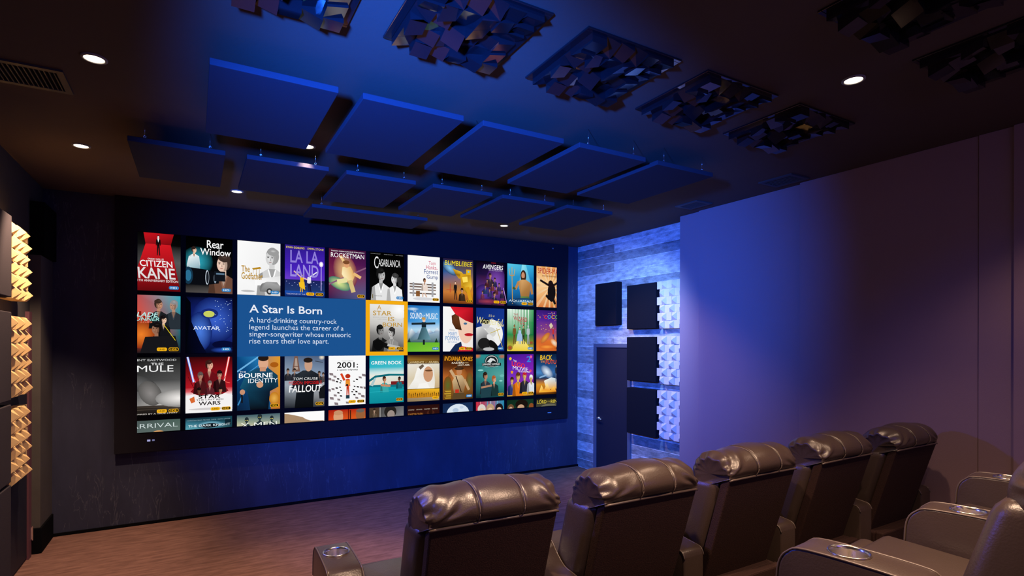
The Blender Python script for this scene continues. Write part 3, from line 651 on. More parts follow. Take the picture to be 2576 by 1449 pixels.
# --- second row
p = tile(1, 2); p.G((0, 'C82A14', '30A8B8'), (.4, 'E8441A', '28808C'), (.7, 'A83A18', '1C5A66'), (1, '1A1418', '0C1A24'))
p.E(.22, .68, .30, .24, 'F08028', 0, '8A2A14'); p.R(.18, .28, .22, .45, '8A1C10'); p.R(.26, .32, .30, .46, '9A2212')
p.bust(.56, .16, .13, '1C1E22', 'B8846A', '3A2A22', 1); p.bust(.86, .17, .13, '283038', 'B08872', '8A8A8C', -1); p.bust(.66, .42, .10, '141418', SKL, '140E10', 1); p.bust(.52, .58, .15, '201C1C', '9A6C54', '140E0E', -1); p.P([.30, .72, .90, .70, 1, 1, .2, 1], '17161A'); p.LINE(.66, .50, .90, .78, .012, 'E8D020')
p.T('BLADE', .04, .30, .56, .375, 'B8ECE8', .03, .2).T('RUNNER', .03, .385, .58, .445, 'A0E4DC', .03, .2).T('2049', .19, .455, .44, .485, 'E07050', .01)
p.badge('UHD', 'HDR').build('poster', 'red and teal poster with a group in dark coats')
p = tile(2, 2); p.G((0, '04061C', '0A1440'), (.3, '0C1A60', '1A2C8C'), (.6, '10206E', '1A2A84'), (1, '040822', '081030'))
p.E(.62, .40, .50, .42, '3A62D0', 0, '0E1C60'); p.E(.30, .62, .26, .36, '4A7CE0', .5, '10226C'); p.P([.0, .0, .10, .1, .12, .45, .30, .8, .44, 1, .0, 1], ['020308', '02030C', '03051A', '04061E', '050824', '020308']); p.E(.50, .29, .19, .09, '182A78'); p.E(.49, .30, .12, .058, 'C8D060'); p.E(.80, .85, .24, .07, '060A30'); p.E(.78, .95, .26, .05, '2A50B8', 0, '0A1440')
rr = random.Random(5)
for k in range(34): p.E(.62+.36*rr.random(), .03+.60*rr.random(), .007, .006, 'C8E4FF')
p.T('AVATAR', .16, .52, .72, .585, 'DCE8FF', .01)
p.badge('HD').build('poster', 'deep blue poster with one pale green oval')
p = tile(7, 2); p.G((0, '1468B8', '2A86D0'), (.35, '2E8AD4', '70B8E8'), (.52, 'A8D4F0', 'C8E4F4'), (.78, '5A8A9A'), (.79, '5AA828', '68B830'), (1, '6AC030', '88CC38'))
p.P([.0, .62, .12, .50, .26, .60, .36, .52, .52, .66, .66, .50, .80, .58, .92, .48, 1, .56, 1, .80, 0, .80], ['6A8AA8', 'E8F0F8', '7A98B4', 'D0E0F0', '8AA8C0', 'F0F6FC', '7A98B8', 'F4F8FC', 'A0B8CC', '4A6A70', '3A6058']); p.P([.0, .80, .05, .70, .1, .80], '1C3A28').P([.84, .80, .9, .70, .95, .80], '1C3A28')
p.E(.16, .08, .2, .04, 'D8ECF8', 0, '2A80C8')
p.P([.44, .46, .56, .46, .72, .74, .30, .74], ['3A5A68', '4A7A88', '6A9AA8', '2A5058']); p.R(.43, .36, .57, .47, '16242C'); p.LINE(.45, .39, .12, .40, .06, '16242C').LINE(.55, .39, .86, .38, .06, '16242C'); p.E(.50, .31, .05, .05, SKL); p.E(.49, .28, .06, .03, 'C89A50'); p.R(.47, .74, .53, .85, '121A22')
p.T('THE', .16, .115, .26, .14, 'F0F4F8').T('SOUND', .08, .155, .44, .29, 'F0F6FC', .01).T('OF', .46, .20, .54, .235, 'F0F6FC').T('MUSIC', .56, .16, .93, .29, 'F0F6FC', .01)
p.badge('HD').build('poster', 'poster with a woman twirling on a meadow below mountains')
p = tile(8, 2); p.G((0, 'F8F8F8', 'F0E8E4'), (1, 'F4F4F6', 'F0E8E4'))
p.E(.76, .42, .27, .40, 'F0C8B0'); p.P([.28, .20, .50, .12, .56, .36, .62, .52, .42, .50, .30, .36], ['4A2818', '6A3A20', '5A3018', '3A2010', '4A2818', '5A3018']); p.P([.24, .0, 1, .0, 1, .36, .74, .30, .40, .16], ['D01828', 'B81020', '8A0A16', 'C41624', 'E02030']); p.E(.74, .37, .06, .025, '3A6890'); p.E(.86, .62, .15, .035, 'B81824'); p.P([.22, 1, .40, .84, .60, .78, .66, 1], '16284E'); p.P([.48, 1, .60, .88, 1, .92, 1, 1], 'C8202C')
for k in range(6): p.E(.60+.065*k, .96, .012, .01, 'F8E8E8')
p.T('MARY', .18, .56, .46, .645, '4A8AC8').T('POPPINS', .08, .655, .52, .755, '4A8AC8').T('RETURNS', .16, .775, .46, .805, '6A9AC8').T('Disney', .22, .50, .38, .54, '3A4A6A')
p.badge('UHD', 'HDR').build('poster', 'white poster with a wide red hat over a pale face')
p = tile(9, 2); p.G((0, '0E2A78', '14348A'), (.6, '12307E', '183A94'), (1, '0A2060', '102C78'))
p.E(.55, .60, .40, .34, 'F0F0EE'); p.E(.50, .56, .2, .12, 'D4D4D0'); p.P([.0, .46, .20, .42, .44, .60, .40, .80, .70, .84, .80, 1, .0, 1], ['E8E8E8', 'D0D0D0', 'A0A0A0', '404040', '6A6A6A', '181818', '202020']); p.E(.34, .37, .15, .11, 'C8C8C8'); p.E(.32, .31, .17, .06, '141414'); p.E(.52, .72, .16, .09, 'E4E4E4', .4); p.E(.28, .82, .22, .13, '1C1C1C'); p.E(.62, .88, .20, .10, '101010', .4); p.E(.44, .95, .2, .04, 'BABABA')
p.LINE(.50, .58, .84, .48, .02, 'C8B048').LINE(.72, .46, .96, .96, .02, 'C8B048')
p.T("It's a", .44, .14, .64, .20, 'E0D890', 0, .2).T('Wonderful', .03, .20, .95, .36, 'E8E0A0', 0, .3, .05).T('Life', .76, .34, .98, .43, 'E8E0A0', 0, .3)
p.badge('HD').build('poster', 'blue poster with a big pale moon and script lettering')
p = tile(10, 2); p.G((0, 'D8ECDC', '4AA868'), (.3, '9AD0A8', '1C8A48'), (.6, '2A9050', '0E7038'), (.72, '6A8A3A', '5A7A30'), (1, 'E8D048', 'C8A830'))
for k in range(7): p.P([.12+.11*k, .0, .16+.11*k, .0, .15+.11*k, .62, .13+.11*k, .62], ['F4FCF4', 'E0F4E4', '3A9A5A', '2A8A4A'])
p.P([.46, .66, .54, .66, .95, 1, .10, 1], ['F4E890', 'F0E080', 'F0D040', 'E8C838']); p.E(.10, .92, .10, .06, 'B82020', 0, '8A8030').E(.9, .8, .12, .05, 'A83028', 0, '6A7A30')
p.fig(.26, .36, .48, '7A5228', '9A6A38', '5A3818', '6A4420'); p.fig(.46, .42, .42, 'A8C4E4', SKL, '5A3018', '8AAAD0'); p.P([.38, .58, .54, .58, .58, .76, .34, .76], 'A0BEE0'); p.fig(.60, .37, .47, '4A5A30', SK, '2A2418', '2A2A20'); p.fig(.78, .36, .48, 'B4BEC4', 'C8D0D4', 'A0AAB0', '98A2A8')
p.T('THE', .22, .10, .40, .15, 'B83A48').T('WIZARD', .22, .16, .74, .26, 'B83A48', .01, 0, .04).T('OF', .38, .28, .46, .315, 'B83A48').T('OZ', .46, .27, .66, .36, 'B83A48', .02)
p.badge('HD').build('poster', 'green poster with four walkers on a yellow road')
p = tile(11, 2); p.G((0, '3A1A78', '2A1468'), (.25, '5A2898', '4A2088'), (.55, '7A4090', 'A04A60'), (.75, 'D86830', 'E07828'), (1, 'E88030', 'C85A20'))
rr = random.Random(9)
for k in range(46): p.E(rr.random(), .04+.5*rr.random(), .012, .010, rr.choice(['F0A030', '8A50C8', 'F0D050', 'D050A0', '5A30A0']))
p.fig(.66, .40, .36, 'C8302A', SK, '2A1810', '2A3A78', .04, 1); p.P([.50, .36, .58, .30, .66, .38, .56, .46], 'D8C8A8'); p.E(.34, .68, .20, .09, 'E0A040', -.4, 'C06030'); p.E(.70, .80, .16, .08, 'F0E8D0', .3, 'E08030'); p.E(.40, .90, .3, .05, 'F8A040', 0, 'D86A28')
cs = ['E03828', '2AA8D8', 'F0A020', '60B840']
for k, ch in enumerate('COCO'): p.T(ch, .28+.15*k, .115, .41+.15*k, .205, cs[k], .06)
p.T('DISNEY PIXAR', .44, .07, .72, .085, 'C8B0E0').T('UHD', .72, .915, .88, .955, '3A2008', .04)
p.build('poster', 'purple and orange poster full of bright dots')
# --- third row
p = tile(1, 3); p.G((0, '141414', '1C1C1C'), (.4, '3A3A3A', '4E4E4E'), (.7, '5A5A5A', 'A8A6A4'), (.83, '6E6C6A', 'D8D4D0'), (.84, '2A2420', '4A4038'), (1, '0C0A08', '100E0C'))
p.E(.22, .46, .34, .14, '626262', .2, '404040'); p.E(.40, .62, .24, .20, '8A8684', .3, '585654'); p.E(1.0, .72, .5, .16, 'F4F0EC', 0, '8A8886'); p.R(.0, .86, 1, .865, '5A4E44').R(.0, .90, 1, .905, '5A4E44')
p.T('CLINT EASTWOOD', .02, .03, .92, .065, 'C8C8C8', .01).T('THE', .41, .095, .66, .135, 'F0F0F0', .02).T('MULE', .145, .14, .86, .25, 'F4F4F4', .03).T('INSPIRED BY A TRUE STORY', .05, .965, .95, .985, 'D0C8C0', .01)
p.badge('UHD', 'HDR').build('poster', 'grey poster with a shadowed cloudy shape above fields')
p = tile(2, 3); p.G((0, '2A0608', '3A060A'), (.3, '7A0C14', '90101A'), (.55, 'B01824', 'C01C28'), (.62, 'E06068', 'E8787C'), (.70, 'F6F0F0', 'F6F2F2'), (1, 'F4F4F4', 'F0F0F0'))
p.LINE(.04, .0, .17, .45, .05, '6A8AE8').LINE(.04, .0, .17, .45, .022, 'F0F4FF'); p.LINE(.93, .0, .82, .45, .05, 'E83030').LINE(.93, .0, .82, .45, .022, 'FFE4E0'); p.LINE(.72, .43, .95, .48, .012, 'FF7060')
for k in range(9): p.LINE(.1*k+.05, .35, .1*k+.15*(1 if k < 5 else -1)+.05, .60, .012, 'F0686A' if k % 2 else '5A0A10')
p.P([.10, .62, .24, .50, .50, .36, .78, .48, .92, .62, .74, .70, .50, .66, .28, .70], '8A0E18'); p.bust(.50, .15, .13, '6A1018', 'E0A890', '3A1A16', 1); p.bust(.31, .34, .10, '4A1418', 'B07A66', '5A4A48', 0); p.bust(.72, .32, .10, '301014', 'C08A74', '1A0E10', 0); p.bust(.51, .48, .075, '5A2028', 'C89080', '6A5A58'); p.bust(.28, .60, .075, '501A1A', '6A3A2A', '140A0A'); p.bust(.74, .60, .075, '501A1A', 'B47A60', '1C1010')
p.P([.0, .70, .16, .66, .34, .70, .50, .67, .66, .70, .84, .66, 1, .70, 1, .96, 0, .96], 'F4F1F1'); p.P([.08, .74, .18, .70, .20, .80, .12, .82], 'D86830').E(.5, .93, .44, .02, 'D0CCCC')
p.T('STAR', .27, .68, .74, .745, '100808', .06).T('THE LAST JEDI', .22, .755, .80, .785, '1A1010', .02).T('WARS', .27, .795, .74, .865, '100808', .06)
p.badge('UHD', 'HDR').build('poster', 'red and white poster with two glowing crossed beams')
p = tile(3, 3); p.G((0, '0A4A88', 'E09A28'), (.5, '1A6AA8', 'D88C20'), (1, '0C2A50', 'C07018'))
p.P([.0, .0, .70, .0, .78, 1, .0, 1], ['0A4880', '2A88C8', '12406A', '0A1E3C']); p.LINE(.0, .28, .5, .0, .04, '6AB0E0').LINE(.0, .45, .6, .1, .02, '4A98D0').LINE(.02, .9, .25, .5, .03, '3A88C0'); p.E(.86, .16, .10, .05, 'A85A14').E(.86, .80, .12, .12, 'E8B050', 0, 'C07818')
p.P([.06, .58, .22, .30, .46, .22, .72, .22, .94, .36, .96, .58, .76, .66, .72, 1, .30, 1, .24, .66], ['14506E', '1A5A7A', '1C4A68', '1C4A66', '144058', '103850', '0C1A2C', '080A12', '0A0C14', '103A52']); p.E(.60, .12, .12, .14, 'DCA888'); p.E(.60, .03, .125, .06, '241814'); p.R(.52, .20, .66, .28, 'CC9474'); p.E(.52, .53, .08, .06, 'D09A78'); p.R(.09, .66, .13, .86, '14161C'); p.E(.12, .66, .06, .05, 'C89070')
p.T('THE', .06, .27, .20, .30, 'E8F0F4').T('BOURNE', .04, .31, .82, .40, 'F8FAFC', .04).T('IDENTITY', .25, .415, .94, .495, 'F0F4F8', 0)
p.badge('HDR').build('poster', 'blue and amber poster with a man in a dark jacket')
p = tile(4, 3); p.G((0, '5A6E8C', '4A5A78'), (.3, '8A9AAE', '7A8EA8'), (.55, '9AA4B0', 'A8AAB0'), (.8, '5A6068', '8A8C90'), (1, '1C2028', '3A3C40'))
p.P([.24, .0, .32, .0, .38, .30, .18, .30], '7A5A4E').P([.26, .04, .30, .04, .33, .26, .23, .26], 'B09A8C'); p.LINE(.20, .20, .36, .20, .02, '6A4A40'); p.E(.93, .03, .08, .05, 'F8E8C8', 0, '6A7A94'); p.LINE(.76, .10, .96, .13, .02, '3A4250')
for a in [(.08, .28, .06, '2A2A32'), (.24, .28, .06, '34323A'), (.86, .34, .06, '3A3638'), (.96, .36, .05, '4A4444')]: p.bust(a[0], a[1], a[2], a[3], 'A88470', '2A2220')
p.P([.16, .60, .26, .36, .44, .28, .66, .28, .84, .36, .86, .66, .72, .70, .70, 1, .24, 1, .28, .68], ['1A2028', '20262E', '2A3038', '262C34', '1A1E26', '14181E', '10141A', '0A0C10', '0A0C10', '14181E']); p.E(.58, .17, .10, .13, 'C89C82'); p.E(.57, .08, .115, .05, '241A16'); p.P([.84, .66, 1, .56, 1, .84, .86, .84], '14161A')
p.T('TOM CRUISE', .20, .415, .82, .465, 'F0F0F0', .02, .1).T('MISSION: IMPOSSIBLE', .10, .485, .92, .55, 'D81818', .03).T('FALLOUT', .10, .565, .92, .70, 'F8F8F8', .03, .1)
p.badge('HDR').build('poster', 'grey blue poster with a man before an iron tower')
p = tile(5, 3); p.G((0, 'FAFAFA'), (1, 'F4F4F6', 'F6F6F8'))
for t in [2.55, 2.95, 3.45, .15, .55, -.45, -2.6, 2.2, .85, 1.57]:
    for q, sz in ((.20, .025), (.29, .033), (.39, .043), (.50, .055)):
        cx, cy = .50+q*math.cos(t), .60+q*math.sin(t)*.9; gx = '2A2426' if q < .3 else '8A7C80'
        if cy > .34 and not (abs(cx-.5) < .12 and cy < .95): p.P([cx-sz, cy-sz*.55, cx+sz*.8, cy-sz*.35, cx+sz, cy+sz*.55, cx-sz*.8, cy+sz*.35], gx)
p.fig(.51, .38, .48, 'D8401C', 'C83818', 'A82C14', 'C83A1C'); p.LINE(.42, .50, .33, .36, .06, 'D8401C'); p.R(.45, .50, .57, .60, 'E89030'); p.E(.51, .415, .07, .045, 'B83018'); p.R(.46, .80, .56, .87, '1C3A48'); p.E(.49, .595, .03, .022, '1A1A1A')
p.T("STANLEY KUBRICK'S", .34, .10, .66, .115, '4A4A4A').T('2001:', .22, .13, .79, .245, '0C0C0C', .07).T('a space odyssey', .22, .265, .79, .31, '141414', .03)
p.badge('UHD', 'HDR').build('poster', 'white poster with a walker in an orange suit')
p = tile(6, 3); p.G((0, '10A0B4', '18A8BC'), (.25, '30B8C8', '48C0CC'), (.36, 'C8E4E4', 'D8E8E4'), (.42, 'E8E8DC', 'E0E4DC'), (.64, 'E8DCC8', 'D8D4C4'), (.66, '18A0AC', '109CA8'), (1, '0C8A98', '0A8896'))
p.P([.0, .50, .16, .42, .55, .39, 1, .40, 1, .44, .60, .43, .20, .46, .0, .55], '0C6A78'); p.P([.0, .66, .0, .62, .6, .61, 1, .60, 1, .67], '0E7482'); p.P([.02, .62, .14, .47, .20, .46, .10, .64], 'A8C8CC'); p.R(.62, .55, 1, .62, '7A1E20'); p.bust(.43, .50, .085, '3AA8A8', 'C88A68', '3A2418', 1); p.LINE(.32, .62, .60, .645, .06, 'C88A68'); p.bust(.86, .50, .065, '1A6A78', '6A4430', '140E0C', -1); p.LINE(.0, .76, 1, .74, .012, '2AB4C0')
p.T('GREEN BOOK', .04, .12, .93, .19, 'F4FAFA', .02)
p.badge('HDR').build('poster', 'turquoise poster with two people in a turquoise car')
p = tile(7, 3); p.G((0, '4A2A12', '3A2010'), (.1, '9A7028', '7A5420'), (.18, '5A3A18', '4A3014'), (.20, 'E8E4D8', 'E0DCCC'), (.5, 'D8CCB0', 'D8C098'), (.72, 'E4D8BC', 'C8AC80'), (.73, '1A0E04', '1A0E04'), (.75, 'E0A020', 'F0B828'), (.92, 'B87818', 'C88418'), (.93, '9A8468', 'B09A78'), (1, '8A7454', 'A08A64'))
p.P([.0, .73, .20, .52, .30, .28, .48, .22, .66, .22, .82, .32, .86, .56, .84, .73], ['E8E4DA', 'F4F2EC', 'F8F6F0', 'F4F2EC', 'F0ECE4', 'E4DED2', 'D8CFC0', 'EDE8DE']); p.E(.64, .42, .15, .17, 'CC9670'); p.E(.66, .34, .12, .02, '6A4428'); p.P([.34, .26, .46, .20, .52, .24, .40, .32], '6A5A4A'); p.P([.36, .62, .60, .60, .70, .73, .30, .73], 'F6F4EE')
for k in range(15): p.fig(.05+.065*k, .80+.012*(k*5 % 3), .09, '2A1608', '2A1608', '2A1608', '2A1608')
p.T('LAWRENCE', .03, .135, .50, .18, 'E0C890', .01).T('OF', .54, .145, .61, .175, 'C8A868').T('ARABIA', .64, .135, .97, .18, 'E0C890', .01)
p.badge('UHD').build('poster', 'desert poster with white robes and riders below')
p = tile(8, 3); p.G((0, '2A1408', '20100A'), (.25, '5A2C10', '4A240E'), (.5, 'B8642A', '9A5022'), (.8, '8A5A20', '7A4A1C'), (1, '6A4418', '4A2E10'))
p.E(.50, .56, .34, .30, 'D8803A', 0, '8A4A1C'); p.E(.16, .68, .14, .2, '5A6A2A', 0, '7A4A1C').E(.88, .62, .12, .22, '6A6A34', 0, '7A4A1C')
p.P([.30, .60, .40, .46, .62, .46, .76, .60, .68, .86, .36, .86], ['C8A878', 'D8BC90', 'C8A878', 'B09068', '7A5A38', '8A6840']); p.LINE(.38, .50, .24, .34, .09, 'C8A47A').LINE(.70, .56, .86, .80, .08, 'C09C70'); p.E(.53, .38, .09, .09, 'C08458'); p.E(.53, .31, .16, .035, '3A2414'); p.E(.53, .28, .09, .05, '4A2E1A'); p.LINE(.42, .48, .60, .84, .03, '3A2212'); p.P([.34, .86, .70, .86, .74, 1, .30, 1], '5A4428'); p.R(.40, .78, .52, .86, 'C03020')
for k in range(8): p.R(.04+.03*(k % 3), .78+.025*k, .26, .80+.025*k, 'C8A030' if k % 2 else '8A6A20')
p.T('INDIANA JONES', .04, .03, .98, .16, 'F0A020', .05, .15, .02).T('and the', .44, .125, .60, .15, 'F0D8A0').T('RAIDERS', .28, .165, .68, .20, 'F4E8D0', .03, .1).T('of the', .70, .17, .84, .195, 'F0D8A0').T('LOST ARK', .48, .215, .88, .25, 'F4E8D0', .03, .1)
p.badge('HD').build('poster', 'brown and orange poster with a man in a brimmed hat')
p = tile(9, 3); p.G((0, '2A8A8C', '1E7A80'), (.25, '1E7478', '3A9494'), (.5, '2A7C80', '5AA8A0'), (.8, '1C5A60', '2A8078'), (1, '0E2E34', '124048'))
p.E(.04, .03, .14, .07, 'E07028', 0, '2A7C7E').E(.92, .05, .14, .06, 'C86838', 0, '2A8084'); p.E(.54, .155, .25, .145, '101618').E(.54, .15, .22, .125, 'C8D0D0').E(.54, .155, .20, .11, '182022'); p.P([.38, .17, .50, .08, .62, .10, .70, .17, .58, .14, .50, .20], 'D8DEDE')
p.R(.20, .20, .88, .265, '1A2224'); p.bust(.32, .50, .13, '2A3640', 'B88468', '2A1A12', 1); p.bust(.62, .58, .12, '1A3434', 'D8A080', 'A8582A', 1); p.P([.14, .72, .54, .70, .50, .98, .16, 1], '20404A'); p.LINE(.16, .76, .54, .72, .06, 'B08064'); p.E(.90, .50, .08, .03, '6AB8B0').E(.86, .62, .06, .02, '8AD0C8').E(.14, .36, .10, .02, '8AD0CC')
p.T('JURASSIC WORLD', .20, .205, .82, .262, 'E8ECEC', .02).T('FALLEN KINGDOM', .28, .275, .76, .295, 'B8CCCC')
p.badge('HDR').build('poster', 'teal poster with two people and a round emblem')
p = tile(10, 3); p.G((0, '3A1A98', '5A1AA0'), (.3, '5A28B8', '7A22B0'), (.6, '7A34C0', '8A2AA8'), (.85, '5A2A88', '6A2A70'), (1, 'D8A820', 'C89018'))
for a in [(.12, .10, 'F0D030'), (.90, .06, 'E858A0'), (.18, .42, 'E8A020'), (.88, .40, 'D84878')]: p.P([a[0], a[1]-.03, a[0]+.05, a[1]-.01, a[0]+.03, a[1]+.04, a[0]-.03, a[1]+.04, a[0]-.05, a[1]-.01], a[2])
for cx, cy, k, b, h in [(.18, .62, .10, '2A3A78', '3A2414'), (.40, .54, .13, 'E07818', '5A3018'), (.64, .52, .12, '2A2A38', 'B82038'), (.88, .58, .10, 'D8E0E8', 'E8ECF0')]:
    p.bust(cx, cy, k*1.1, b, 'D8B068', h)
p.T('THE', .20, .125, .32, .165, 'F0F0F0', .03, 0, .03).T('LEGO', .14, .16, .64, .27, 'F03028', .08, 0, .07).T('2', .70, .05, .86, .19, '2A8AE0', .08).T('MOVIE', .18, .27, .76, .36, 'F4F0F4', .06, 0, .06).T('THE SECOND PART', .36, .385, .84, .425, 'E8D8F0', .02, 0, .03)
p.badge('UHD', 'HDR').build('poster', 'purple poster with a row of small colourful people')
p = tile(11, 3); p.G((0, '081830', '0A2040'), (.25, '1C4A80', '1A3A68'), (.45, '4A88C8', '2A5A98'), (.6, '2A3A58', '1A2A48'), (.75, 'D89028', 'C87820'), (.9, 'C8701C', '3A1C08'), (1, '0A0604', '080604'))
p.E(.42, .44, .26, .14, 'E8F4FF', .3, '2A5A90'); p.P([.30, .66, .60, .58, .92, .64, .90, .86, .40, .88], ['F0F4E8', 'D8E8F0', 'B8C8D0', 'E0A030', 'F0B038']); p.fig(.80, .26, .44, '2A2A34', SK, '3A2418', '5A6A88'); p.P([.10, .94, .20, .76, .30, .88, .42, .72, .56, .90, .70, .80, .80, .94], ['F8C040', 'FFE080', 'F0A030', 'FFF0A0', 'F0A030', 'FFD060', 'E08820']); p.LINE(.12, .58, .40, .52, .05, '88B0D8')
p.T('BACK', .14, .03, .62, .15, 'F0C020', .06, .1).T('TO THE', .17, .165, .32, .215, 'F0A020', .05).T('FUTURE', .36, .15, 1.0, .25, 'E85020', .06, .1)
p.build('poster', 'night blue poster with a glowing car and flames')
# --- bottom row, cut off by the frame
p = tile(1, 4); p.G((0, '4A5656', '4A6058'), (.22, '586462', '60706A'), (1, '606A68', '5A6A64'))
p.E(.56, .29, .18, .11, 'E0A468'); p.E(.5, .30, .12, .07, 'F0C898'); p.T('ARRIVAL', .02, .055, .95, .13, 'D8E4E4', -.01)
p.build('poster', 'grey green poster strip with a head top')
p = tile(2, 4); p.G((0, '0E2A38', '16404E'), (.1, '3A7C90', '1C4A58'), (.22, '60A8B8', '14323E'), (1, '0A1E28'))
p.E(.52, .14, .30, .07, '9ADCF0', 0, '2A6478'); p.E(.52, .15, .2, .04, '081018'); p.R(.84, .05, .98, .15, '0E2430')
p.T('CHRISTIAN BALE  MICHAEL CAINE  HEATH LEDGER', .04, .035, .96, .055, '8AA8B4').T('THE DARK KNIGHT', .06, .125, .96, .165, 'D8E8EC', .01)
p.build('poster', 'steel blue poster strip with pale spaced lettering')
p = tile(3, 4); p.G((0, '3A5A66', '48646E'), (.1, '8A9A88', '7A8C88'), (.2, 'C8C4A0', 'A0A890'), (1, '3A4648'))
for cx, cy, k in [(.22, .10, .075), (.52, .055, .085), (.80, .09, .07)]:
    p.bust(cx, cy, k, '26363C', '2A3A40', '1E2A30'); p.E(cx-.02, cy, .012, .008, 'F0E068').E(cx+.02, cy, .012, .008, 'F0E068')
p.T('X-MEN', .08, .145, .92, .23, 'F0F2EC', .06); p.build('poster', 'grey poster strip with three dark figures')
p = tile(4, 4); p.G((0, 'FDFDFD'), (1, 'F8F4F0')); p.P([.0, .02, .10, .03, .30, .07, .44, .10, .54, .15, .66, .18, .98, .19, .98, .5, .0, .5], 'A8896A'); p.build('poster', 'white poster strip with a tan hill shape')
p = tile(5, 4); p.G((0, 'A81810', 'C02814'), (.2, 'D84018', 'E06020'), (1, 'B82810')); p.E(.26, .14, .13, .13, 'D8A078'); p.E(.26, .06, .12, .05, 'C89068'); p.E(.86, .12, .13, .12, '9A6038'); p.E(.86, .04, .12, .04, '6A6058'); p.R(.52, .0, .54, .22, '5A0A06'); p.R(.57, .02, .60, .2, '3A1A0C'); p.build('poster', 'fiery red poster strip with two portraits')
p = tile(6, 4); p.G((0, '2A2622', '6A6C70'), (.22, '3A3430', '88898C'), (1, '2A2A2A')); p.R(.0, .0, .28, .25, '4A3A2C'); p.bust(.14, .06, .06, '5A4A3A', 'B09078', '2A1E16'); p.E(.60, .10, .18, .13, '24201E'); p.E(.62, .16, .11, .09, '9A8C84'); p.R(.295, .0, .31, .25, 'C8C4C0'); p.build('poster', 'grey poster strip with a dark haired head')
p = tile(7, 4); p.G((0, '2A0E0A', '240C0A'), (.1, '301210'), (1, '1A0A08'))
for k in range(4): p.T(['CLINT EASTWOOD', 'GENE HACKMAN', 'MORGAN FREEMAN', 'RICHARD HARRIS'][k], .03+.245*k, .08, .21+.245*k, .105, 'C8B8A8')
p.T('UNFORGIVEN', .03, .165, .48, .235, 'B07030', .02); p.E(.72, .18, .12, .06, '4A2418').E(.72, .16, .06, .05, '2A120C'); p.build('poster', 'dark brown poster strip with orange lettering')
p = tile(8, 4); p.G((0, '14284E', '183058'), (1, '1A3A68')); p.E(.50, .24, .38, .22, 'D8E4F0'); p.E(.42, .16, .10, .05, 'B0C4DC').E(.62, .10, .07, .03, 'C0D0E4'); p.build('poster', 'night blue poster strip with a full moon')
p = tile(9, 4); p.G((0, 'C02038', '1A8AB0'), (1, '8A1428', '1A5A80'))
for k in range(8): p.R(.03+.12*k, 0, .05+.12*k, .25, ['E84858', 'F0A0A8', 'D02848', '30A8C8', 'A8E0F0', 'E05878', '58C0D8', '2080A8'][k])
for cx, h in [(.20, 'D8CFC8'), (.50, 'B89A78'), (.82, '1A1418')]: p.E(cx, .17, .14, .11, h); p.E(cx, .22, .09, .07, SKL)
p.build('poster', 'red and cyan striped poster strip with three heads')
p = tile(10, 4); p.G((0, '0E2A1C', '143424'), (1, '1A4430')); p.E(.55, .12, .24, .12, '1A120E'); p.E(.52, .19, .13, .07, 'C8A080'); p.E(.14, .19, .12, .09, '6A4A30'); p.E(.14, .22, .07, .06, 'C8A488'); p.E(.92, .19, .1, .09, '8A4A24'); p.build('poster', 'dark green poster strip with a dark haired head')
p = tile(11, 4); p.G((0, '0C0A08', '141008'), (.14, '3A3A2E', '4A4838'), (1, '7A7868', '6A6858')); p.T('THE', .14, .02, .22, .035, 'C8B040').T('LORD', .04, .045, .40, .13, 'D8C040', .01).T('OF THE', .44, .07, .56, .10, 'C0A838').T('RINGS', .58, .045, 1.04, .13, 'D8C040', .01); p.E(.5, .20, .3, .05, '5A5A48', 0, '6E6C5C'); p.build('poster', 'murky poster strip with yellow serif lettering')
# --- blue text panel and gold highlight
p = Pic(.432, 2.540, 1.922-.432, 2.540-1.819)
p.R(0, 0, 1, 1, '1B5290')
p.T('A Star Is Born', .085, .155, .635, .285, 'E8ECF6', .035).T('A hard-drinking country-rock', .085, .36, .755, .47, 'D4E0F2', 0).T('legend launches the career of a', .085, .475, .812, .585, 'D4E0F2', 0).T('singer-songwriter whose meteoric', .085, .59, .872, .70, 'D4E0F2', 0).T('rise tears their love apart.', .085, .705, .69, .815, 'D4E0F2', 0)
p.build('info_panel', 'blue panel with white lettering')
p = Pic(1.922, 2.541, 2.489-1.922, 2.541-1.818)
for a in ((0, 0, 1, .066), (0, .93, 1, 1), (0, .066, .095, .93), (.90, .066, 1, .93)): p.R(*a, 'F4AC12')
p.build('highlight_frame', 'gold frame around the chosen poster')
p = tile(6, 2); p.x = 1.976; p.zt = 2.492; p.w = .462; p.h = .621
p.G((0, 'E8E6E2', 'F0EEEA'), (.4, 'C8C6C2', 'D8D6D2'), (.6, '8A8886', 'B0AEAC'), (1, '1C1C1C', '3A3838'))
p.E(.85, .10, .3, .2, 'FFFFFF', 0, 'E8E6E2'); p.bust(.30, .56, .17, '1E1E1E', '8A8886', '161616', 1); p.bust(.62, .60, .16, '8E8C8A', 'BAB8B6', '2C2A2A', -1); p.LINE(.14, .80, .56, .90, .14, '101010'); p.E(.24, .86, .14, .12, '0C0C0C'); p.LINE(.50, .86, .86, .92, .07, 'BAB8B6')
p.T('A', .20, .02, .32, .12, 'C0943A').T('STAR', .08, .14, .62, .24, 'C0943A', .01).T('IS', .52, .265, .70, .355, 'C0943A', .01).T('BORN', .36, .385, .93, .475, 'C0943A', .01).T('BRADLEY COOPER', .08, .27, .48, .285, '8A8680').T('LADY GAGA', .22, .31, .48, .325, '8A8680')
p.badge('UHD', 'HDR').build('poster', 'grey poster with a seated couple and gold lettering')

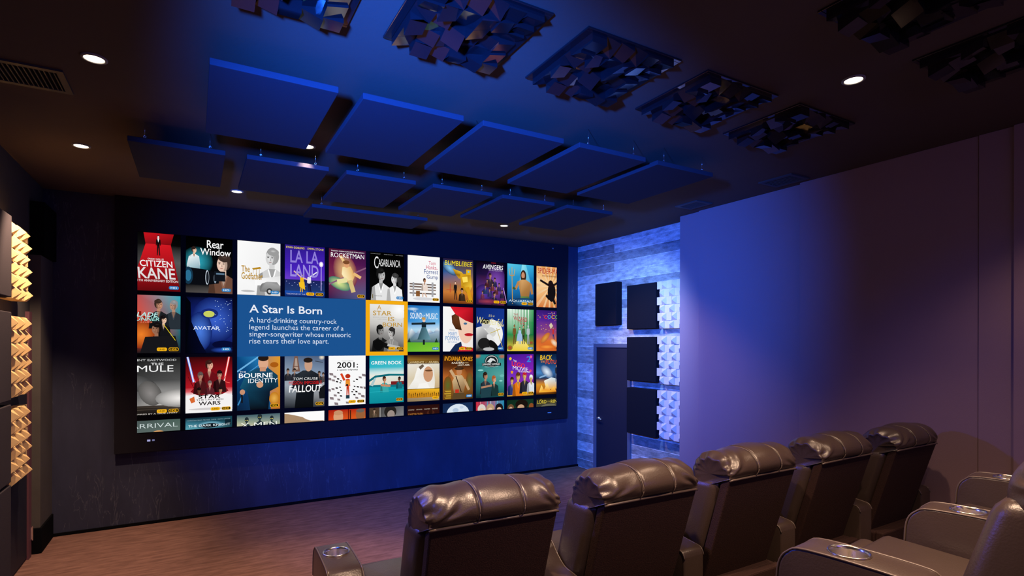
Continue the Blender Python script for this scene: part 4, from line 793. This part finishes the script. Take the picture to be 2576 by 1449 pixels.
# ------------------------------------------------------------------ recliners
def headrest_bm(rnd, W=0.315):
    prof = catmull([(0, .88), (-.024, .912), (-.020, .955), (.018, 1.0), (.08, 1.022), (.15, 1.020), (.215, .992), (.262, .94), (.285, .88), (.283, .80), (.255, .735)], 56)
    NX = 110; NV = len(prof); cy, cz = 0.13, 0.885
    s1, s2 = -0.30, 0.36
    ph = [rnd.uniform(0, 6.28) for _ in range(6)]
    bm = bmesh.new(); rows = []
    for i in range(NX+1):
        t = -1+2*i/NX; at = abs(t); row = []
        e = max(0.0, (at-0.72)/0.28); k = 1-0.40*e**2.0
        side = 0 if t < 0 else 3
        for j, (y, z) in enumerate(prof):
            v = j/(NV-1)
            a, b = prof[max(0, j-1)], prof[min(NV-1, j+1)]
            ty, tz = b[0]-a[0], b[1]-a[1]; L = math.hypot(ty, tz); ny, nz = -tz/L, ty/L
            d = 0.0
            for sx in (s1, s2): d -= 0.011*math.exp(-((t-sx)/0.022)**2)
            d += 0.008*math.cos((t-(s1+s2)/2)/0.66*2*PI*0.5)
            # creases fanning out from the lower rear corner
            q = max(0.0, (at-0.34)/0.66)
            fan = math.atan2(v*1.35, (1.02-at)*0.62+1e-3)
            d += 0.0085*min(1, q*1.6)*min(1, v*9)*math.sin(13*fan+ph[side]+1.3*math.sin(3*at+ph[side+1]))*(0.55+0.45*math.sin(4*fan+ph[side+2]))
            # gathers at the end seam
            g = max(0.0, (at-0.80)/0.20)
            d += 0.0075*g*math.sin(52*v+ph[side+1]+2.0*math.sin(9*v))*min(1, v*6)*min(1, (1-v)*4)
            d *= min(1.0, v*7)
            ke = 1-(1-k)*min(1.0, v/0.22)**0.8; yy = cy+(y-cy)*ke; zz = cz+(z-cz)*ke
            row.append(bm.verts.new((t*W-0.012*e**2*math.copysign(1, t)*(1 if v < .08 else 0), yy+ny*d, zz+nz*d)))
        rows.append(row)
    for a, b in zip(rows, rows[1:]):
        for j in range(NV-1): bm.faces.new((a[j], a[j+1], b[j+1], b[j]))
    for row, sg in ((rows[0], 1), (rows[-1], -1)):
        ring2 = [bm.verts.new((v.co.x+sg*0.006, cy+(v.co.y-cy)*0.90, cz+(v.co.z-cz)*0.90)) for v in row]
        ring3 = [bm.verts.new((v.co.x+sg*0.004, cy+(v.co.y-cy)*0.5, cz+(v.co.z-cz)*0.5)) for v in row]
        for a, b in ((row, ring2), (ring2, ring3)):
            for j in range(NV-1): bm.faces.new((a[j], a[j+1], b[j+1], b[j]))
        c = bm.verts.new((row[0].co.x+sg*0.002, cy, cz))
        for j in range(NV-1): bm.faces.new((ring3[j], ring3[j+1], c))
        bm.faces.new((ring3[-1], ring3[0], c)); bm.faces.new((row[-1], row[0], ring2[0], ring2[-1])); bm.faces.new((ring2[-1], ring2[0], ring3[0], ring3[-1]))
    fixn(bm)
    seams = []
    for sx in (s1, s2):
        seams.append([(sx*W, y*1.0+0, z) for y, z in prof[:40]])
    return bm, seams, prof
ARM_PROF = [(.125, .03), (.125, .450), (.145, .484), (.20, .495), (.28, .507), (.34, .545), (.40, .60), (.46, .620), (.72, .622), (.785, .600), (.815, .55), (.822, .46), (.822, .03)]
CUP_Y = 0.625
def arm_mesh():
    bm = bmesh.new(); w2 = 0.077
    pr = ARM_PROF[:2]+catmull(ARM_PROF[1:12], 40)[1:]+ARM_PROF[12:]
    l = [bm.verts.new((-w2, y, z)) for y, z in pr]; r = [bm.verts.new((w2, y, z)) for y, z in pr]
    n = len(pr)
    fl = bm.faces.new(l); fr = bm.faces.new(r[::-1])
    for i in range(n): bm.faces.new((l[i], r[i], r[(i+1) % n], l[(i+1) % n]))
    fixn(bm)
    bmesh.ops.bevel(bm, geom=[e for f in (fl, fr) for e in f.edges], offset=0.012, segments=3, profile=0.5, affect='EDGES')
    me = bpy.data.meshes.new('armrest'); bm.to_mesh(me); bm.free()
    ao = bpy.data.objects.new('tmp_arm', me); COL.objects.link(ao)
    cb = bmesh.new(); rings = lathe(cb, [(0.057, 0.52), (0.057, 0.70)], 40, 0, CUP_Y); cb.faces.new(rings[0][::-1]); cb.faces.new(rings[1]); fixn(cb)
    co = obj('tmp_cut', cb, None)
    md = ao.modifiers.new('hole', 'BOOLEAN'); md.operation = 'DIFFERENCE'; md.solver = 'EXACT'; md.object = co
    bpy.context.view_layer.update()
    res = bpy.data.meshes.new_from_object(ao.evaluated_get(bpy.context.evaluated_depsgraph_get()))
    bpy.data.objects.remove(ao); bpy.data.objects.remove(co)
    res.name = 'armrest'; res.materials.clear(); res.materials.append(M_leather)
    for p in res.polygons: p.use_smooth = True
    res.set_sharp_from_angle(angle=math.radians(35))
    return res
ARM_ME = arm_mesh()
def cup_bm():
    bm = bmesh.new()
    lathe(bm, [(0.0565, 0.615), (0.0615, 0.6235), (0.0622, 0.6265), (0.0608, 0.6290), (0.0575, 0.6290), (0.0545, 0.6265), (0.0535, 0.615), (0.0525, 0.54), (0.049, 0.535), (0.0005, 0.534)], 48, 0, CUP_Y)
    return fixn(bm)
def recliner(lab, x, y, z, rz, seed, arms, group, sl=-.315, sr=.315):
    rnd = random.Random(seed)
    t = thing('recliner', lab, 'recliner', (x, y, z), rz, group)
    SL = 0.30
    def lean(bm, top=.88):
        for v in bm.verts: v.co.y += (top-v.co.z)*SL
        return bm
    # rear shell
    bm = bmesh.new(); box(bm, -.297, 0.0, .20, .297, .055, .875, 0.008, 2)
    for v in bm.verts: v.co.x *= 1-0.05*(.88-v.co.z)
    obj('back_panel', fixn(lean(bm)), M_back, t)
    # cushion body with side bolsters
    bm = bmesh.new(); box(bm, -.318, .056, .26, .318, .29, .86, 0.055, 4)
    obj('backrest', fixn(lean(bm)), M_leather, t, True)
    bm, seams, prof = headrest_bm(rnd)
    h = obj('headrest', bm, M_leather, t, True)
    for s in seams:
        sm = bmesh.new(); tube(sm, [(p[0], p[1]-0.002+(-.002 if p[1] < .1 else 0), p[2]-0.005) for p in s], 0.0022, 6)
        obj('seam', fixn(sm), M_thread, h, True)
    bm = bmesh.new(); tube(bm, [(-.300, .004, .868), (-.28, -.004, .874), (0, -.005, .876), (.28, -.004, .874), (.300, .004, .868)], 0.006, 8)
    obj('piping', fixn(bm), M_pipe, t, True)
    # seat, base, foot rest
    bm = bmesh.new(); box(bm, sl, .20, .27, sr, .80, .46, 0.05, 4)
    for v in bm.verts:
        if v.co.z > .36: v.co.z += 0.03*math.cos(v.co.x/.315*1.3)*(0.6+0.4*math.sin((v.co.y-.2)*5)) + 0.03*math.exp(-((v.co.y-.72)/.10)**2)
    obj('seat', fixn(bm), M_leather, t, True)
    bm = bmesh.new(); box(bm, sl+.003, .80, .12, sr-.003, .875, .455, 0.03, 3)
    obj('footrest', fixn(bm), M_leather, t, True)
    bm = bmesh.new(); box(bm, sl+.01, .14, .0, sr-.01, .80, .27, 0.012, 2); box(bm, max(-.305, sl+.01), .085, .03, min(.305, sr-.01), .14, .275, 0.010, 2)
    obj('base', fixn(bm), M_back, t)
    for ax in arms:
        a = bpy.data.objects.new('armrest', ARM_ME); COL.objects.link(a); a.parent = t; a.location = (ax, 0, 0)
        c = obj('cup_holder', cup_bm(), M_chrome, a, True); c['label'] = 'steel cup holder'
        bm = bmesh.new()
        pr = catmull(ARM_PROF[1:12], 40)
        for sx in (-1, 1): tube(bm, [(sx*0.0745, yy, zz-0.002) for yy, zz in pr], 0.004, 6)
        obj('piping', fixn(bm), M_pipe, a, True)
    return t
FG = 'recliners in the front row'; BG = 'recliners in the back row'
recliner('brown leather recliner at left end of front row, armrest with cup holder showing', 1.100, 2.02, FR_Z, math.radians(-2), 1, (-.54,), FG, -.44, .19)
recliner('brown leather recliner, second from left in the front row', 1.920, 1.955, FR_Z, 0.0, 2, (-.40,), FG)
recliner('brown leather recliner in the middle of the front row', 2.800, 1.985, FR_Z, math.radians(1), 3, (-.435,), FG)
recliner('brown leather recliner, second from right in the front row', 3.665, 1.995, FR_Z, math.radians(1.5), 4, (-.455,), FG)
recliner('dark leather recliner at right end of front row, beside the fabric wall', 4.520, 1.975, FR_Z, math.radians(1), 5, (-.455, .43), FG)
def back_chair(ax, ay, rot, seed, lab, arms, sr=.315):
    """placed by the cup holder of its left armrest"""
    c, s = math.cos(rot), math.sin(rot); lx, ly = -.43, CUP_Y
    recliner(lab, ax-(lx*c-ly*s), ay-(lx*s+ly*c), RR_Z, rot, seed, arms, BG, -.315, sr)
back_chair(1.02, 0.70, math.radians(4), 11, 'leather recliner of back row at the bottom right corner, closest to the camera', (-.43,), .24)
back_chair(1.813, 0.985, math.radians(7), 12, 'leather recliner of back row showing its seat between two armrests with cup holders', (-.43,))
back_chair(2.685, 0.995, math.radians(10), 13, 'leather recliner of back row at the right edge, farthest along', (-.43, .43))
